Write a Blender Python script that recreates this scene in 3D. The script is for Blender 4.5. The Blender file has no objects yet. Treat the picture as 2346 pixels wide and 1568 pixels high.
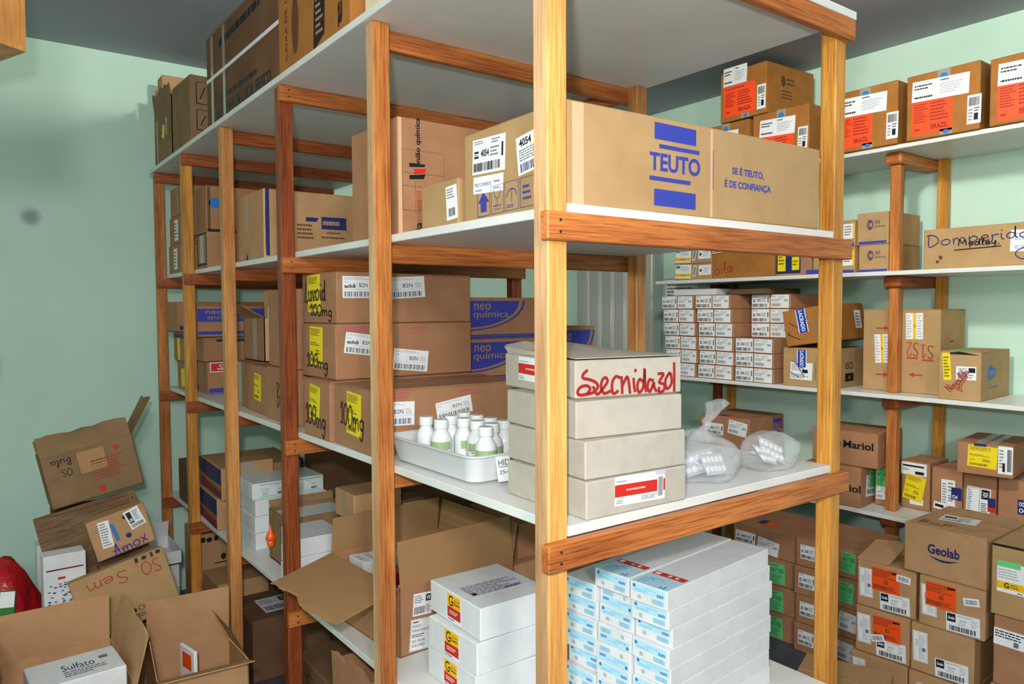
import bpy, bmesh, math, random
from mathutils import Vector, Matrix
random.seed(7)
SC = bpy.context.scene
COL = SC.collection
R = math.radians
# ------------------------------------------------------------------ camera
cam_d = bpy.data.cameras.new('camera')
cam_d.sensor_fit = 'HORIZONTAL'
cam_d.sensor_width = 36.0
cam_d.lens = 36.0 * 1708.02 / 2346.0
cam_d.clip_start = 0.02
cam = bpy.data.objects.new('camera', cam_d)
COL.objects.link(cam)
CAMP = Vector((-0.8124, -0.9887, 1.5008))
_yaw, _pit, _rol = R(-36.633), R(-2.486), R(-0.290)
_fw = Vector((-math.sin(_yaw) * math.cos(_pit), math.cos(_yaw) * math.cos(_pit), math.sin(_pit)))
_r0 = Vector((math.cos(_yaw), math.sin(_yaw), 0))
_u0 = _r0.cross(_fw)
_rt = _r0 * math.cos(_rol) + _u0 * math.sin(_rol)
_up = -_r0 * math.sin(_rol) + _u0 * math.cos(_rol)
M = Matrix((_rt, _up, -_fw)).transposed().to_4x4()
M.translation = CAMP
cam.matrix_world = M
SC.camera = cam
# ------------------------------------------------------------------ light and exposure
SC.view_settings.view_transform = 'Standard'
SC.view_settings.look = 'None'
SC.view_settings.gamma = 1.0
SC.view_settings.exposure = 0.0
SC.view_settings.use_curve_mapping = False
world = bpy.data.worlds.new('world')
SC.world = world
world.use_nodes = True
world.node_tree.nodes['Background'].inputs[0].default_value = (0.75, 0.86, 1.0, 1)
world.node_tree.nodes['Background'].inputs[1].default_value = 0.12


def point(name, loc, watts, radius, color):
    l = bpy.data.lights.new(name, 'POINT')
    l.energy = watts
    l.shadow_soft_size = radius
    l.color = color
    o = bpy.data.objects.new(name, l)
    o.location = loc
    COL.objects.link(o)
    return o


# the photographer's flash, on the camera, an added fill light behind him that lifts the far parts, and the bare bulb above the big rack
point('camera_flash', CAMP + _up * 0.14 - _rt * 0.06 - _fw * 0.02, 92.0, 0.03, (1.0, 0.98, 0.95))
point('back_fill_light', CAMP - Vector((_fw.x, _fw.y, 0)) * 2.0 + Vector((0, 0, 0.95)) + _rt * 0.75, 200.0, 0.22, (1.0, 0.98, 0.95))
point('ceiling_bulb', (0.42, 0.10, 2.72), 140.0, 0.10, (1.0, 1.0, 0.88))
# ------------------------------------------------------------------ materials
def lin(c):
    c = c / 255.0
    return c / 12.92 if c <= 0.04045 else ((c + 0.055) / 1.055) ** 2.4


def rgb(r, g, b):
    return (lin(r), lin(g), lin(b), 1.0)


MT = {}


def mat(name, col, rough=0.6, spec=0.3, metal=0.0):
    if name in MT:
        return MT[name]
    m = bpy.data.materials.new(name)
    m.use_nodes = True
    b = m.node_tree.nodes['Principled BSDF']
    b.inputs['Base Color'].default_value = rgb(*col)
    b.inputs['Roughness'].default_value = rough
    b.inputs['Specular IOR Level'].default_value = spec
    b.inputs['Metallic'].default_value = metal
    MT[name] = m
    return m


def nodes(m):
    nt = m.node_tree
    return nt, nt.nodes, nt.links, nt.nodes['Principled BSDF']


def mottled(name, ca, cb, scale=(1, 1, 1), nscale=8.0, detail=5.0, rough=0.7, spec=0.2, bump=0.0, bscale=60.0, pos=(0.35, 0.68)):
    m = mat(name, ca, rough, spec)
    nt, N, L, B = nodes(m)
    tc = N.new('ShaderNodeTexCoord')
    mp = N.new('ShaderNodeMapping')
    mp.inputs['Scale'].default_value = scale
    oi = N.new('ShaderNodeObjectInfo')
    ad = N.new('ShaderNodeVectorMath'); ad.operation = 'ADD'
    ml = N.new('ShaderNodeMath'); ml.operation = 'MULTIPLY'; ml.inputs[1].default_value = 37.0
    L.new(oi.outputs['Random'], ml.inputs[0])
    L.new(tc.outputs['Object'], mp.inputs['Vector'])
    L.new(mp.outputs['Vector'], ad.inputs[0])
    L.new(ml.outputs[0], ad.inputs[1])
    n = N.new('ShaderNodeTexNoise')
    n.inputs['Scale'].default_value = nscale
    n.inputs['Detail'].default_value = detail
    L.new(ad.outputs[0], n.inputs['Vector'])
    cr = N.new('ShaderNodeValToRGB')
    cr.color_ramp.elements[0].position = pos[0]; cr.color_ramp.elements[0].color = rgb(*ca)
    cr.color_ramp.elements[1].position = pos[1]; cr.color_ramp.elements[1].color = rgb(*cb)
    L.new(n.outputs['Fac'], cr.inputs['Fac'])
    L.new(cr.outputs['Color'], B.inputs['Base Color'])
    if bump:
        n2 = N.new('ShaderNodeTexNoise')
        n2.inputs['Scale'].default_value = bscale
        L.new(ad.outputs[0], n2.inputs['Vector'])
        bp = N.new('ShaderNodeBump')
        bp.inputs['Strength'].default_value = bump
        bp.inputs['Distance'].default_value = 0.002
        L.new(n2.outputs['Fac'], bp.inputs['Height'])
        L.new(bp.outputs['Normal'], B.inputs['Normal'])
    return m


def wood(name, ca, cb, axis, rough=0.42, spec=0.35):
    """oiled sawn timber: fine grain stretched along one axis plus slow colour drift"""
    s = {'x': (1.6, 44, 44), 'y': (44, 1.6, 44), 'z': (44, 44, 1.6)}[axis]
    m = mat(name, ca, rough, spec)
    nt, N, L, B = nodes(m)
    tc = N.new('ShaderNodeTexCoord')
    mp = N.new('ShaderNodeMapping'); mp.inputs['Scale'].default_value = s
    L.new(tc.outputs['Object'], mp.inputs['Vector'])
    n = N.new('ShaderNodeTexNoise'); n.inputs['Scale'].default_value = 5.0; n.inputs['Detail'].default_value = 7.0
    n.inputs['Roughness'].default_value = 0.65
    L.new(mp.outputs['Vector'], n.inputs['Vector'])
    cr = N.new('ShaderNodeValToRGB')
    cr.color_ramp.elements[0].position = 0.36; cr.color_ramp.elements[0].color = rgb(*cb)
    cr.color_ramp.elements[1].position = 0.56; cr.color_ramp.elements[1].color = rgb(*ca)
    L.new(n.outputs['Fac'], cr.inputs['Fac'])
    mp2 = N.new('ShaderNodeMapping'); mp2.inputs['Scale'].default_value = tuple(v * 0.13 + 0.5 for v in s)
    L.new(tc.outputs['Object'], mp2.inputs['Vector'])
    n2 = N.new('ShaderNodeTexNoise'); n2.inputs['Scale'].default_value = 2.6; n2.inputs['Detail'].default_value = 3.0
    L.new(mp2.outputs['Vector'], n2.inputs['Vector'])
    cr2 = N.new('ShaderNodeValToRGB')
    cr2.color_ramp.elements[0].position = 0.35; cr2.color_ramp.elements[0].color = (0.55, 0.42, 0.34, 1)
    cr2.color_ramp.elements[1].position = 0.65; cr2.color_ramp.elements[1].color = (1.08, 1.05, 1.0, 1)
    L.new(n2.outputs['Fac'], cr2.inputs['Fac'])
    mx = N.new('ShaderNodeMix'); mx.data_type = 'RGBA'; mx.blend_type = 'MULTIPLY'
    mx.inputs['Factor'].default_value = 0.75
    L.new(cr.outputs['Color'], mx.inputs['A']); L.new(cr2.outputs['Color'], mx.inputs['B'])
    L.new(mx.outputs['Result'], B.inputs['Base Color'])
    bp = N.new('ShaderNodeBump'); bp.inputs['Strength'].default_value = 0.25; bp.inputs['Distance'].default_value = 0.001
    L.new(n.outputs['Fac'], bp.inputs['Height']); L.new(bp.outputs['Normal'], B.inputs['Normal'])
    return m


def corrugated(name, ca, cb, axis):
    m = mat(name, ca, 0.8, 0.15)
    nt, N, L, B = nodes(m)
    tc = N.new('ShaderNodeTexCoord')
    w = N.new('ShaderNodeTexWave'); w.wave_type = 'BANDS'; w.bands_direction = axis.upper()
    w.inputs['Scale'].default_value = 75.0; w.inputs['Distortion'].default_value = 1.5; w.inputs['Detail'].default_value = 2.0
    L.new(tc.outputs['Object'], w.inputs['Vector'])
    cr = N.new('ShaderNodeValToRGB')
    cr.color_ramp.elements[0].color = rgb(*cb); cr.color_ramp.elements[1].color = rgb(*ca)
    L.new(w.outputs['Fac'], cr.inputs['Fac']); L.new(cr.outputs['Color'], B.inputs['Base Color'])
    bp = N.new('ShaderNodeBump'); bp.inputs['Strength'].default_value = 0.25; bp.inputs['Distance'].default_value = 0.001
    L.new(w.outputs['Fac'], bp.inputs['Height']); L.new(bp.outputs['Normal'], B.inputs['Normal'])
    return m


CARD = mottled('cardboard', (190, 148, 108), (178, 137, 98), (1, 1, 1), 14, 6, 0.75, 0.15, 0.15, 160)
CARDT = mottled('cardboard_tan', (182, 148, 105), (173, 139, 96), (1, 1, 1), 14, 6, 0.75, 0.15, 0.12, 160)
CARDO = mottled('cardboard_ochre', (170, 114, 56), (158, 102, 47), (1, 1, 1), 14, 6, 0.7, 0.2, 0.12, 160)
CARDR = mottled('cardboard_reddish', (174, 127, 94), (163, 117, 85), (1, 1, 1), 14, 6, 0.75, 0.15, 0.15, 160)
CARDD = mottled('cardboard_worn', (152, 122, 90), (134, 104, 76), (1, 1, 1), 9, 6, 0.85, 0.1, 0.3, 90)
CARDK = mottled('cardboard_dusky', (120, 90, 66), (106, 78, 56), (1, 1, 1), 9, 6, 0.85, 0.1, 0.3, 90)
CORRX = corrugated('cardboard_inside', (168, 130, 90), (158, 120, 80), 'x')
GREYB = mottled('greyboard', (188, 180, 168), (180, 172, 159), (1, 1, 1), 30, 6, 0.8, 0.15, 0.1, 200)
WHITE = mottled('white_board', (226, 228, 230), (218, 220, 224), (1, 1, 1), 20, 3, 0.5, 0.3)
LAMI = mottled('white_laminate', (228, 229, 227), (220, 221, 219), (1, 1, 1), 5, 6, 0.35, 0.45)
W_P0 = wood('wood_golden', (240, 184, 106), (216, 146, 74), 'z')
W_P1 = wood('wood_orange', (206, 136, 72), (166, 88, 40), 'z')
W_P2 = wood('wood_russet', (156, 80, 40), (104, 46, 22), 'z')
W_P3 = wood('wood_pale', (216, 156, 94), (190, 122, 66), 'z')
W_P4 = wood('wood_yellow', (220, 160, 72), (188, 118, 44), 'z')
W_BX = wood('wood_beam', (206, 128, 66), (156, 82, 40), 'x')
W_BX2 = wood('wood_beam_dark', (178, 96, 50), (130, 64, 30), 'x')
W_BY = wood('wood_rail', (190, 118, 60), (150, 82, 40), 'y')
W_GR = wood('wood_weathered', (150, 122, 94), (88, 70, 56), 'x', 0.9, 0.1)
PAPER = mat('label_paper', (238, 240, 244), 0.45, 0.3)
INK = {
    'k': mat('ink_black', (28, 26, 30), 0.5), 'gr': mat('ink_grey', (112, 114, 122), 0.6), 'lg': mat('ink_light_grey', (176, 178, 186), 0.6),
    'w': PAPER, 'b': mat('ink_blue', (56, 66, 164), 0.6), 'n': mat('ink_navy', (34, 44, 104), 0.55), 'r': mat('ink_red', (206, 44, 34), 0.5),
    'dr': mat('ink_dark_red', (158, 34, 32), 0.6), 'o': mat('paper_orange', (255, 84, 38), 0.5), 'y': mat('paper_yellow', (240, 216, 28), 0.5),
    'g': mat('paper_green', (104, 208, 130), 0.5), 'dg': mat('ink_green', (60, 150, 110), 0.6), 'c': mat('ink_cyan', (96, 190, 232), 0.5),
    'lc': mat('ink_pale_cyan', (178, 220, 240), 0.5), 'tq': mat('ink_turquoise', (90, 186, 190), 0.5), 'am': mat('ink_amber', (246, 190, 20), 0.5),
    'eb': mat('ink_sky_blue', (44, 120, 196), 0.6), 'pk': mat('ink_pink', (196, 84, 110), 0.7), 'br': mat('ink_brown', (96, 62, 40), 0.7),
    'cl': mat('crease_light', (214, 174, 136), 0.8), 'cd': mat('crease_dark', (110, 78, 52), 0.8), 'pu': mat('ink_violet', (66, 40, 130), 0.5),
    'ro': mat('ink_rust', (176, 66, 44), 0.7), 'la': mat('ink_lilac', (198, 190, 232), 0.5), 'ol': mat('ink_maroon', (122, 34, 64), 0.5),
    'or': mat('paper_deep_orange', (248, 84, 20), 0.5), 'mu': mat('ink_mustard', (150, 112, 44), 0.6), 'tn': mat('ink_tan', (180, 140, 96), 0.8),
}
TAPE = mat('brown_tape', (170, 140, 104), 0.18, 0.5)
TAPEG = mat('clear_tape', (160, 150, 134), 0.15, 0.5)
TAPEB = mat('blue_tape', (40, 70, 180), 0.25, 0.5)
PLASTIC = mat('white_plastic', (220, 223, 226), 0.3, 0.5)
PLTRAY = mat('tray_plastic', (204, 207, 210), 0.35, 0.5)
STEEL = mat('nail_steel', (70, 62, 56), 0.5, 0.5, 0.6)


# ------------------------------------------------------------------ object helpers
def link(o, parent=None):
    COL.objects.link(o)
    if parent is not None:
        o.parent = parent
    return o


def tag(o, label=None, cat=None, group=None, kind=None):
    if label: o['label'] = label
    if cat: o['category'] = cat
    if group: o['group'] = group
    if kind: o['kind'] = kind
    return o


def thing(name, label, cat, loc=(0, 0, 0), rotz=0.0, group=None, rot=None):
    o = bpy.data.objects.new(name, None)
    o.empty_display_size = 0.05
    o.location = loc
    o.rotation_euler = rot if rot else (0, 0, rotz)
    link(o)
    return tag(o, label, cat, group)


def meshobj(name, bm, m, parent=None, smooth=False):
    me = bpy.data.meshes.new(name)
    bmesh.ops.recalc_face_normals(bm, faces=bm.faces[:])
    bm.to_mesh(me); bm.free()
    for mm in (m if isinstance(m, (list, tuple)) else [m]):
        me.materials.append(mm)
    if smooth:
        for p in me.polygons: p.use_smooth = True
    return link(bpy.data.objects.new(name, me), parent)


def rawobj(name, vs, fs, mats, idx=None, parent=None):
    me = bpy.data.meshes.new(name)
    me.from_pydata(vs, [], fs)
    for mm in mats: me.materials.append(mm)
    if idx: me.polygons.foreach_set('material_index', idx)
    me.update()
    return link(bpy.data.objects.new(name, me), parent)


def box_bm(x0, y0, z0, x1, y1, z1, bev=0.0, bm=None, seg=1):
    nb = bmesh.new()
    bmesh.ops.create_cube(nb, size=1.0)
    for v in nb.verts:
        v.co = Vector((x0 + (v.co.x + .5) * (x1 - x0), y0 + (v.co.y + .5) * (y1 - y0), z0 + (v.co.z + .5) * (z1 - z0)))
    if bev:
        bmesh.ops.bevel(nb, geom=nb.edges[:], offset=bev, segments=seg, affect='EDGES', profile=0.5)
    if bm is None: return nb
    me = bpy.data.meshes.new('t'); nb.to_mesh(me); nb.free(); bm.from_mesh(me); bpy.data.meshes.remove(me)
    return bm


def lathe(profile, n=20, bm=None):
    bm = bm or bmesh.new()
    rings = []
    for r, z in profile:
        rings.append([bm.verts.new((r * math.cos(2 * math.pi * i / n), r * math.sin(2 * math.pi * i / n), z)) for i in range(n)])
    for a, b in zip(rings, rings[1:]):
        for i in range(n):
            bm.faces.new((a[i], a[(i + 1) % n], b[(i + 1) % n], b[i]))
    bm.faces.new(rings[0][::-1]); bm.faces.new(rings[-1])
    return bm


# ------------------------------------------------------------------ lettering and printed marks
TXT = {}


def text_polys(s, bold=False):
    k = (s, bold)
    if k in TXT: return TXT[k]
    cu = bpy.data.curves.new('t', 'FONT')
    cu.body = s; cu.resolution_u = 3
    if bold: cu.offset = 0.028
    ob = bpy.data.objects.new('t', cu)
    COL.objects.link(ob)
    dg = bpy.context.evaluated_depsgraph_get()
    me = ob.evaluated_get(dg).to_mesh()
    vs = [(v.co.x, v.co.y) for v in me.vertices]
    fs = [tuple(p.vertices) for p in me.polygons]
    ob.evaluated_get(dg).to_mesh_clear()
    COL.objects.unlink(ob); bpy.data.objects.remove(ob); bpy.data.curves.remove(cu)
    if vs:
        xs = [v[0] for v in vs]; ys = [v[1] for v in vs]
        bb = (min(xs), min(ys), max(xs), max(ys))
    else: bb = (0, 0, 1, 1)
    TXT[k] = (vs, fs, bb)
    return TXT[k]


_O = [(.45, 1), (.15, .85), (0, .5), (.15, .1), (.42, 0), (.7, .2), (.8, .6), (.65, .92), (.45, 1)]
_N = [[(0, 1), (.08, .4), (.08, 0)], [(.08, .55), (.3, .95), (.5, .9), (.58, .5), (.6, 0)]]
GL = {
    '1': (.5, [[(0, 1.4), (.32, 2), (.32, 0)], [(.05, 0), (.5, 0)]]), '0': (.85, [[(.4, 2), (.1, 1.6), (0, .9), (.15, .2), (.42, 0), (.7, .3), (.78, 1.1), (.68, 1.8), (.4, 2)]]),
    'm': (1.25, [[(0, 1), (.06, .4), (.05, 0)], [(.05, .5), (.25, .98), (.45, .9), (.52, .4), (.52, 0)], [(.52, .5), (.75, .98), (.98, .9), (1.05, .4), (1.12, 0)]]),
    'n': (.75, _N), 'o': (.95, [_O]), 'g': (.85, [[(.65, .85), (.35, 1), (.05, .75), (.05, .3), (.35, .05), (.62, .4), (.68, .95), (.62, -.4), (.35, -.95), (.02, -.6)]]),
    'L': (.9, [[(.25, 2), (.1, 1), (.0, 0), (.45, -.1), (.85, .1)]]), 'u': (.85, [[(0, 1), (.05, .3), (.3, 0), (.58, .3), (.65, 1), (.68, .2), (.85, 0)]]),
    'v': (.8, [[(0, 1), (.3, 0), (.6, .95), (.8, .9)]]), 'i': (.4, [[(.1, 1), (.12, .2), (.3, 0)], [(.12, 1.5), (.16, 1.6)]]),
    'd': (.95, [[(.62, .8), (.35, 1), (.05, .7), (.08, .2), (.4, 0), (.65, .5), (.72, 2), (.72, .3), (.9, 0)]]),
    'D': (1.2, [[(.2, 2), (.15, 0), (.6, .05), (1.05, .7), (.9, 1.6), (.4, 2.05), (.0, 1.9)]]), 'p': (.9, [[(.05, 1), (.1, -1)], [(.1, .6), (.4, 1), (.75, .7), (.65, .2), (.3, 0), (.1, .2)]]),
    'e': (.8, [[(.1, .5), (.65, .6), (.5, 1), (.15, .85), (.05, .35), (.3, 0), (.75, .2)]]), 'r': (.6, [[(.05, 1), (.1, 0)], [(.1, .6), (.3, .95), (.6, .9)]]),
    'a': (.9, [[(.62, .85), (.3, 1), (.03, .6), (.1, .12), (.4, .05), (.62, .6), (.66, .9), (.68, .2), (.88, 0)]]), 'A': (1.3, [[(.0, .1), (.5, .3), (.85, 2), (.95, 1), (1.0, 0)], [(.3, .9), (1.1, .8)]]),
    'x': (.8, [[(0, 1), (.7, 0)], [(.65, 1.2), (.05, -.1)]]), 'M': (1.5, [[(0, 0), (.2, 2), (.6, .6), (1.05, 2), (1.25, 0)]]), 'l': (.45, [[(.1, .5), (.35, 1.6), (.2, 2), (.1, 1), (.15, .1), (.4, 0)]]),
    'y': (.8, [[(0, 1), (.1, .3), (.4, .1), (.6, 1), (.55, -.4), (.2, -1)]]), 'N': (1.2, [[(.0, 0), (.1, 2), (.9, 0), (1.0, 2)]]), 's': (.7, [[(.55, .9), (.2, 1), (.1, .7), (.5, .4), (.45, .05), (.0, .05)]]),
    't': (.6, [[(.25, 1.8), (.22, .3), (.5, 0)], [(0, 1.2), (.55, 1.25)]]), 'E': (.9, [[(.8, 1.8), (.1, 1.9), (.1, 0), (.8, .1)], [(.1, 1), (.6, 1.05)]]), 'S': (1, [[(.8, 1.7), (.4, 2), (.1, 1.5), (.7, .7), (.6, .1), (.0, .2)]]),
    'O': (1.2, [[(.6, 2), (.1, 1.5), (0, .7), (.5, 0), (1, .5), (1.0, 1.5), (.6, 2)]]), 'F': (.9, [[(.9, 2), (.1, 1.9), (.1, 0)], [(.1, 1), (.6, 1)]]), '2': (.9, [[(0, 1.6), (.4, 2), (.75, 1.5), (.1, .1), (.85, .1)]]), '4': (.9, [[(.5, 2), (0, .7), (.8, .7)], [(.55, 1.2), (.55, 0)]]),
    'B': (1, [[(.1, 2), (.1, 0)], [(.1, 2), (.7, 1.7), (.15, 1.1), (.8, .6), (.1, 0)]]), 'P': (.9, [[(.1, 2), (.1, 0)], [(.1, 2), (.75, 1.6), (.1, 1)]]), '.': (.3, [[(.1, .0), (.16, .1)]]), ' ': (.6, []),
    'c': (.7, [[(.6, .85), (.3, 1), (.05, .5), (.25, 0), (.65, .15)]]), 'f': (.6, [[(.55, 1.8), (.3, 2), (.22, 1), (.2, -.4)], [(0, 1), (.5, 1.05)]]),
}
SECN = [[(690, 235), (662, 262), (664, 288), (705, 298), (752, 318), (772, 350), (742, 388), (690, 402), (640, 405), (625, 382), (648, 350), (690, 342), (716, 362), (700, 392)],
        [(738, 352), (756, 392), (776, 402), (812, 362), (842, 316), (828, 288), (803, 306), (795, 360), (820, 400), (862, 386)],
        [(932, 290), (902, 282), (878, 325), (880, 392), (900, 402), (922, 386)], [(946, 285), (952, 345), (955, 402)], [(955, 350), (978, 300), (992, 288), (1004, 330), (1015, 402)],
        [(1040, 300), (1046, 360), (1054, 392)], [(1052, 236), (1054, 246)], [(1112, 322), (1086, 306), (1070, 355), (1086, 402), (1118, 355), (1124, 225), (1130, 340), (1140, 394)],
        [(1194, 318), (1162, 312), (1150, 368), (1172, 397), (1198, 335), (1202, 360), (1220, 395)], [(1234, 268), (1276, 272), (1242, 330), (1282, 348), (1280, 392), (1240, 402), (1244, 372)],
        [(1320, 268), (1292, 318), (1306, 382), (1342, 342), (1336, 276), (1318, 266)], [(1360, 192), (1364, 300), (1366, 398)]]


def crom(pts, n=5):
    if len(pts) < 3: return pts
    out = []
    for i in range(len(pts) - 1):
        p0 = pts[max(i - 1, 0)]; p1 = pts[i]; p2 = pts[i + 1]; p3 = pts[min(i + 2, len(pts) - 1)]
        for k in range(n):
            t = k / n
            out.append(tuple(0.5 * (2 * b + (c - a) * t + (2 * a - 5 * b + 4 * c - d) * t * t + (3 * b - a - 3 * c + d) * t ** 3) for a, b, c, d in zip(p0, p1, p2, p3)))
    out.append(pts[-1])
    return out


def hand_strokes(s):
    st = []; x = 0.0
    for ch in s:
        adv, ss = GL.get(ch, GL['o'])
        jy = random.uniform(-.08, .08)
        for q in ss: st.append([(x + a, b + jy) for a, b in q])
        x += adv + .12
    return st


class Marks:
    """printed marks of one label or one face: flat shapes a hair apart, gathered into one mesh"""
    def __init__(s, W, H):
        s.W, s.H = W, H; s.v = []; s.f = []; s.i = []; s.mats = []; s.k = 0

    def mi(s, c):
        m = INK[c]
        if m not in s.mats: s.mats.append(m)
        return s.mats.index(m)

    def poly(s, pts, c, layer=None):
        z = 0.0003 + 0.00006 * (s.k if layer is None else layer)
        b = len(s.v); s.v += [(p[0], p[1], z) for p in pts]
        s.f.append(tuple(range(b, b + len(pts)))); s.i.append(s.mi(c))

    def rect(s, x0, y0, x1, y1, c):
        s.poly([(x0 * s.W, y0 * s.H), (x1 * s.W, y0 * s.H), (x1 * s.W, y1 * s.H), (x0 * s.W, y1 * s.H)], c)

    def run(s, ops):
        for o in ops:
            k = o[0]
            if k == 'r': s.rect(*o[1:6])
            elif k == 'b':
                x0, y0, x1, y1, c = o[1:6]
                rnd = random.Random(int((x0 + y0) * 1000)); n = 26; x = x0; w = (x1 - x0) / n
                while x < x1 - 1e-6:
                    ww = w * rnd.choice((.4, .55, .9, 1.2)); s.rect(x, y0, min(x + ww, x1), y1, c); x += ww + w * rnd.choice((.35, .5, .8))
            elif k == 'l':
                x0, y0, x1, y1, n, c = o[1:7]
                rnd = random.Random(int((x0 * 7 + y0 * 3 + n) * 1000)); hh = (y1 - y0) / n
                for j in range(n):
                    y = y0 + hh * j; x = x0
                    end = x0 + (x1 - x0) * rnd.uniform(.6, 1)
                    while x < end:
                        ww = (x1 - x0) * rnd.uniform(.04, .14); s.rect(x, y + hh * .25, min(x + ww, end), y + hh * .7, c); x += ww + (x1 - x0) * .02
            elif k == 'T':
                st, x0, y0, x1, y1, c = o[1:7]; bold = o[7] if len(o) > 7 else False; flip = o[8] if len(o) > 8 else 0
                vs, fs, bb = text_polys(st, bold)
                z = 0.0003 + 0.00006 * s.k; b = len(s.v)
                for a, q in vs:
                    u = (a - bb[0]) / max(bb[2] - bb[0], 1e-6); w = (q - bb[1]) / max(bb[3] - bb[1], 1e-6)
                    if flip == 180: u, w = 1 - u, 1 - w
                    elif flip == 90: u, w = 1 - w, u
                    elif flip == -90: u, w = w, 1 - u
                    s.v.append(((x0 + (x1 - x0) * u) * s.W, (y0 + (y1 - y0) * w) * s.H, z))
                m = s.mi(c)
                for f in fs: s.f.append(tuple(b + j for j in f)); s.i.append(m)
            elif k == 'c':
                cx, cy, rx, ry, c = o[1:6]; a0, a1 = (o[6], o[7]) if len(o) > 7 else (0, 360); n = 28
                s.poly([((cx + rx * math.cos(R(a0 + (a1 - a0) * j / n))) * s.W, (cy + ry * math.sin(R(a0 + (a1 - a0) * j / n))) * s.H) for j in range(n + (0 if a1 - a0 >= 360 else 1))], c)
            elif k == 'arc':
                cx, cy, r0x, r0y, r1x, r1y, a0, a1, c = o[1:10]; n = 24
                for j in range(n):
                    t0, t1 = R(a0 + (a1 - a0) * j / n), R(a0 + (a1 - a0) * (j + 1) / n)
                    s.poly([((cx + r0x * math.cos(t0)) * s.W, (cy + r0y * math.sin(t0)) * s.H), ((cx + r1x * math.cos(t0)) * s.W, (cy + r1y * math.sin(t0)) * s.H), ((cx + r1x * math.cos(t1)) * s.W, (cy + r1y * math.sin(t1)) * s.H), ((cx + r0x * math.cos(t1)) * s.W, (cy + r0y * math.sin(t1)) * s.H)], c)
            elif k == 'p': s.poly([(a * s.W, b * s.H) for a, b in o[1]], o[2])
            elif k == 'H':
                st, x0, y0, x1, y1, c, wd = o[1:8]; flip = o[8] if len(o) > 8 else 0
                ss = [[((x - 625) / 755 * 5, (410 - y) / 220 * 2) for x, y in q] for q in SECN] if st == 'SECN' else hand_strokes(st)
                al = [p for q in ss for p in q]
                mx0, mx1 = min(p[0] for p in al), max(p[0] for p in al); my0, my1 = min(p[1] for p in al), max(p[1] for p in al)
                for q in ss:
                    q = crom(q)
                    pp = []
                    for a, b in q:
                        u = (a - mx0) / (mx1 - mx0); w = (b - my0) / (my1 - my0)
                        if flip == 180: u, w = 1 - u, 1 - w
                        elif flip == 90: u, w = 1 - w, u
                        pp.append(Vector(((x0 + (x1 - x0) * u) * s.W, (y0 + (y1 - y0) * w) * s.H)))
                    s.ribbon(pp, wd, c); s.k += .2
            elif k == 'line':
                s.ribbon([Vector((a * s.W, b * s.H)) for a, b in o[1]], o[3], o[2])
            elif k == 'box':
                x0, y0, x1, y1, c, wd = o[1:7]
                s.ribbon([Vector((a * s.W, b * s.H)) for a, b in ((x0, y0), (x1, y0), (x1, y1), (x0, y1), (x0, y0))], wd, c)
            s.k += 1

    def ribbon(s, pp, wd, c):
        if len(pp) < 2: return
        z = 0.0003 + 0.00006 * s.k; m = s.mi(c); b = len(s.v)
        for i, p in enumerate(pp):
            t = (pp[min(i + 1, len(pp) - 1)] - pp[max(i - 1, 0)])
            t = t.normalized() if t.length > 1e-9 else Vector((1, 0))
            n = Vector((-t.y, t.x)) * wd / 2
            if i == 0: p = p - t * wd * .3
            if i == len(pp) - 1: p = p + t * wd * .3
            s.v += [(p.x + n.x, p.y + n.y, z), (p.x - n.x, p.y - n.y, z)]
        for i in range(len(pp) - 1):
            s.f.append((b + 2 * i, b + 2 * i + 1, b + 2 * i + 3, b + 2 * i + 2)); s.i.append(m)


def face_frame(w, d, h, face):
    X, Y, Z = Vector((1, 0, 0)), Vector((0, 1, 0)), Vector((0, 0, 1))
    return {'front': (Vector((0, 0, 0)), X, Z, -Y, w, h), 'left': (Vector((0, d, 0)), -Y, Z, -X, d, h),
            'right': (Vector((w, 0, 0)), Y, Z, X, d, h), 'top': (Vector((0, 0, h)), X, Y, Z, w, d)}[face]


def stick(root, dims, name, face, cx, cy, W, H, rot, ops, paper=None, lift=0.0004, label=None):
    """a label (paper with its printing as a sub-part) or a mark printed straight on one face of a box"""
    O, U, V, Nn, fw, fh = face_frame(*dims, face)
    c = O + U * (cx * fw) + V * (cy * fh)
    a = R(rot)
    u2 = U * math.cos(a) + V * math.sin(a); v2 = -U * math.sin(a) + V * math.cos(a)
    o0 = c - u2 * W / 2 - v2 * H / 2 + Nn * lift
    par = root
    if paper is not None:
        t = 0.0004
        vs = [o0 + u2 * x + v2 * y + Nn * z for z in (0, t) for x, y in ((0, 0), (W, 0), (W, H), (0, H))]
        fs = [(3, 2, 1, 0), (4, 5, 6, 7), (0, 1, 5, 4), (1, 2, 6, 5), (2, 3, 7, 6), (3, 0, 4, 7)]
        par = rawobj(name, vs, fs, [paper], None, root)
        if label: par['label'] = label
        lift = t
    else: lift = 0
    if ops:
        mk = Marks(W, H); mk.run(ops)
        vs = [o0 + u2 * x + v2 * y + Nn * (z + lift) for x, y, z in mk.v]
        ob = rawobj('label_print' if paper is not None else name, vs, mk.f, mk.mats, mk.i, par)
        if paper is None and label: ob['label'] = label
        return par if paper is not None else ob
    return par


def tape_over(root, dims, mt=None, frac=.5, w=.05, down=.06, faces=('front',), name='packing_tape'):
    """a strip of tape along the top seam that runs down over the named faces"""
    W, D, H = dims
    x0 = W * frac - w / 2; t = .0006
    bm = box_bm(x0, -t, H, x0 + w, D, H + t)
    if 'front' in faces: box_bm(x0, -t, H - down, x0 + w, 0, H + t, bm=bm)
    return meshobj(name, bm, mt or TAPE, root)


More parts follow.
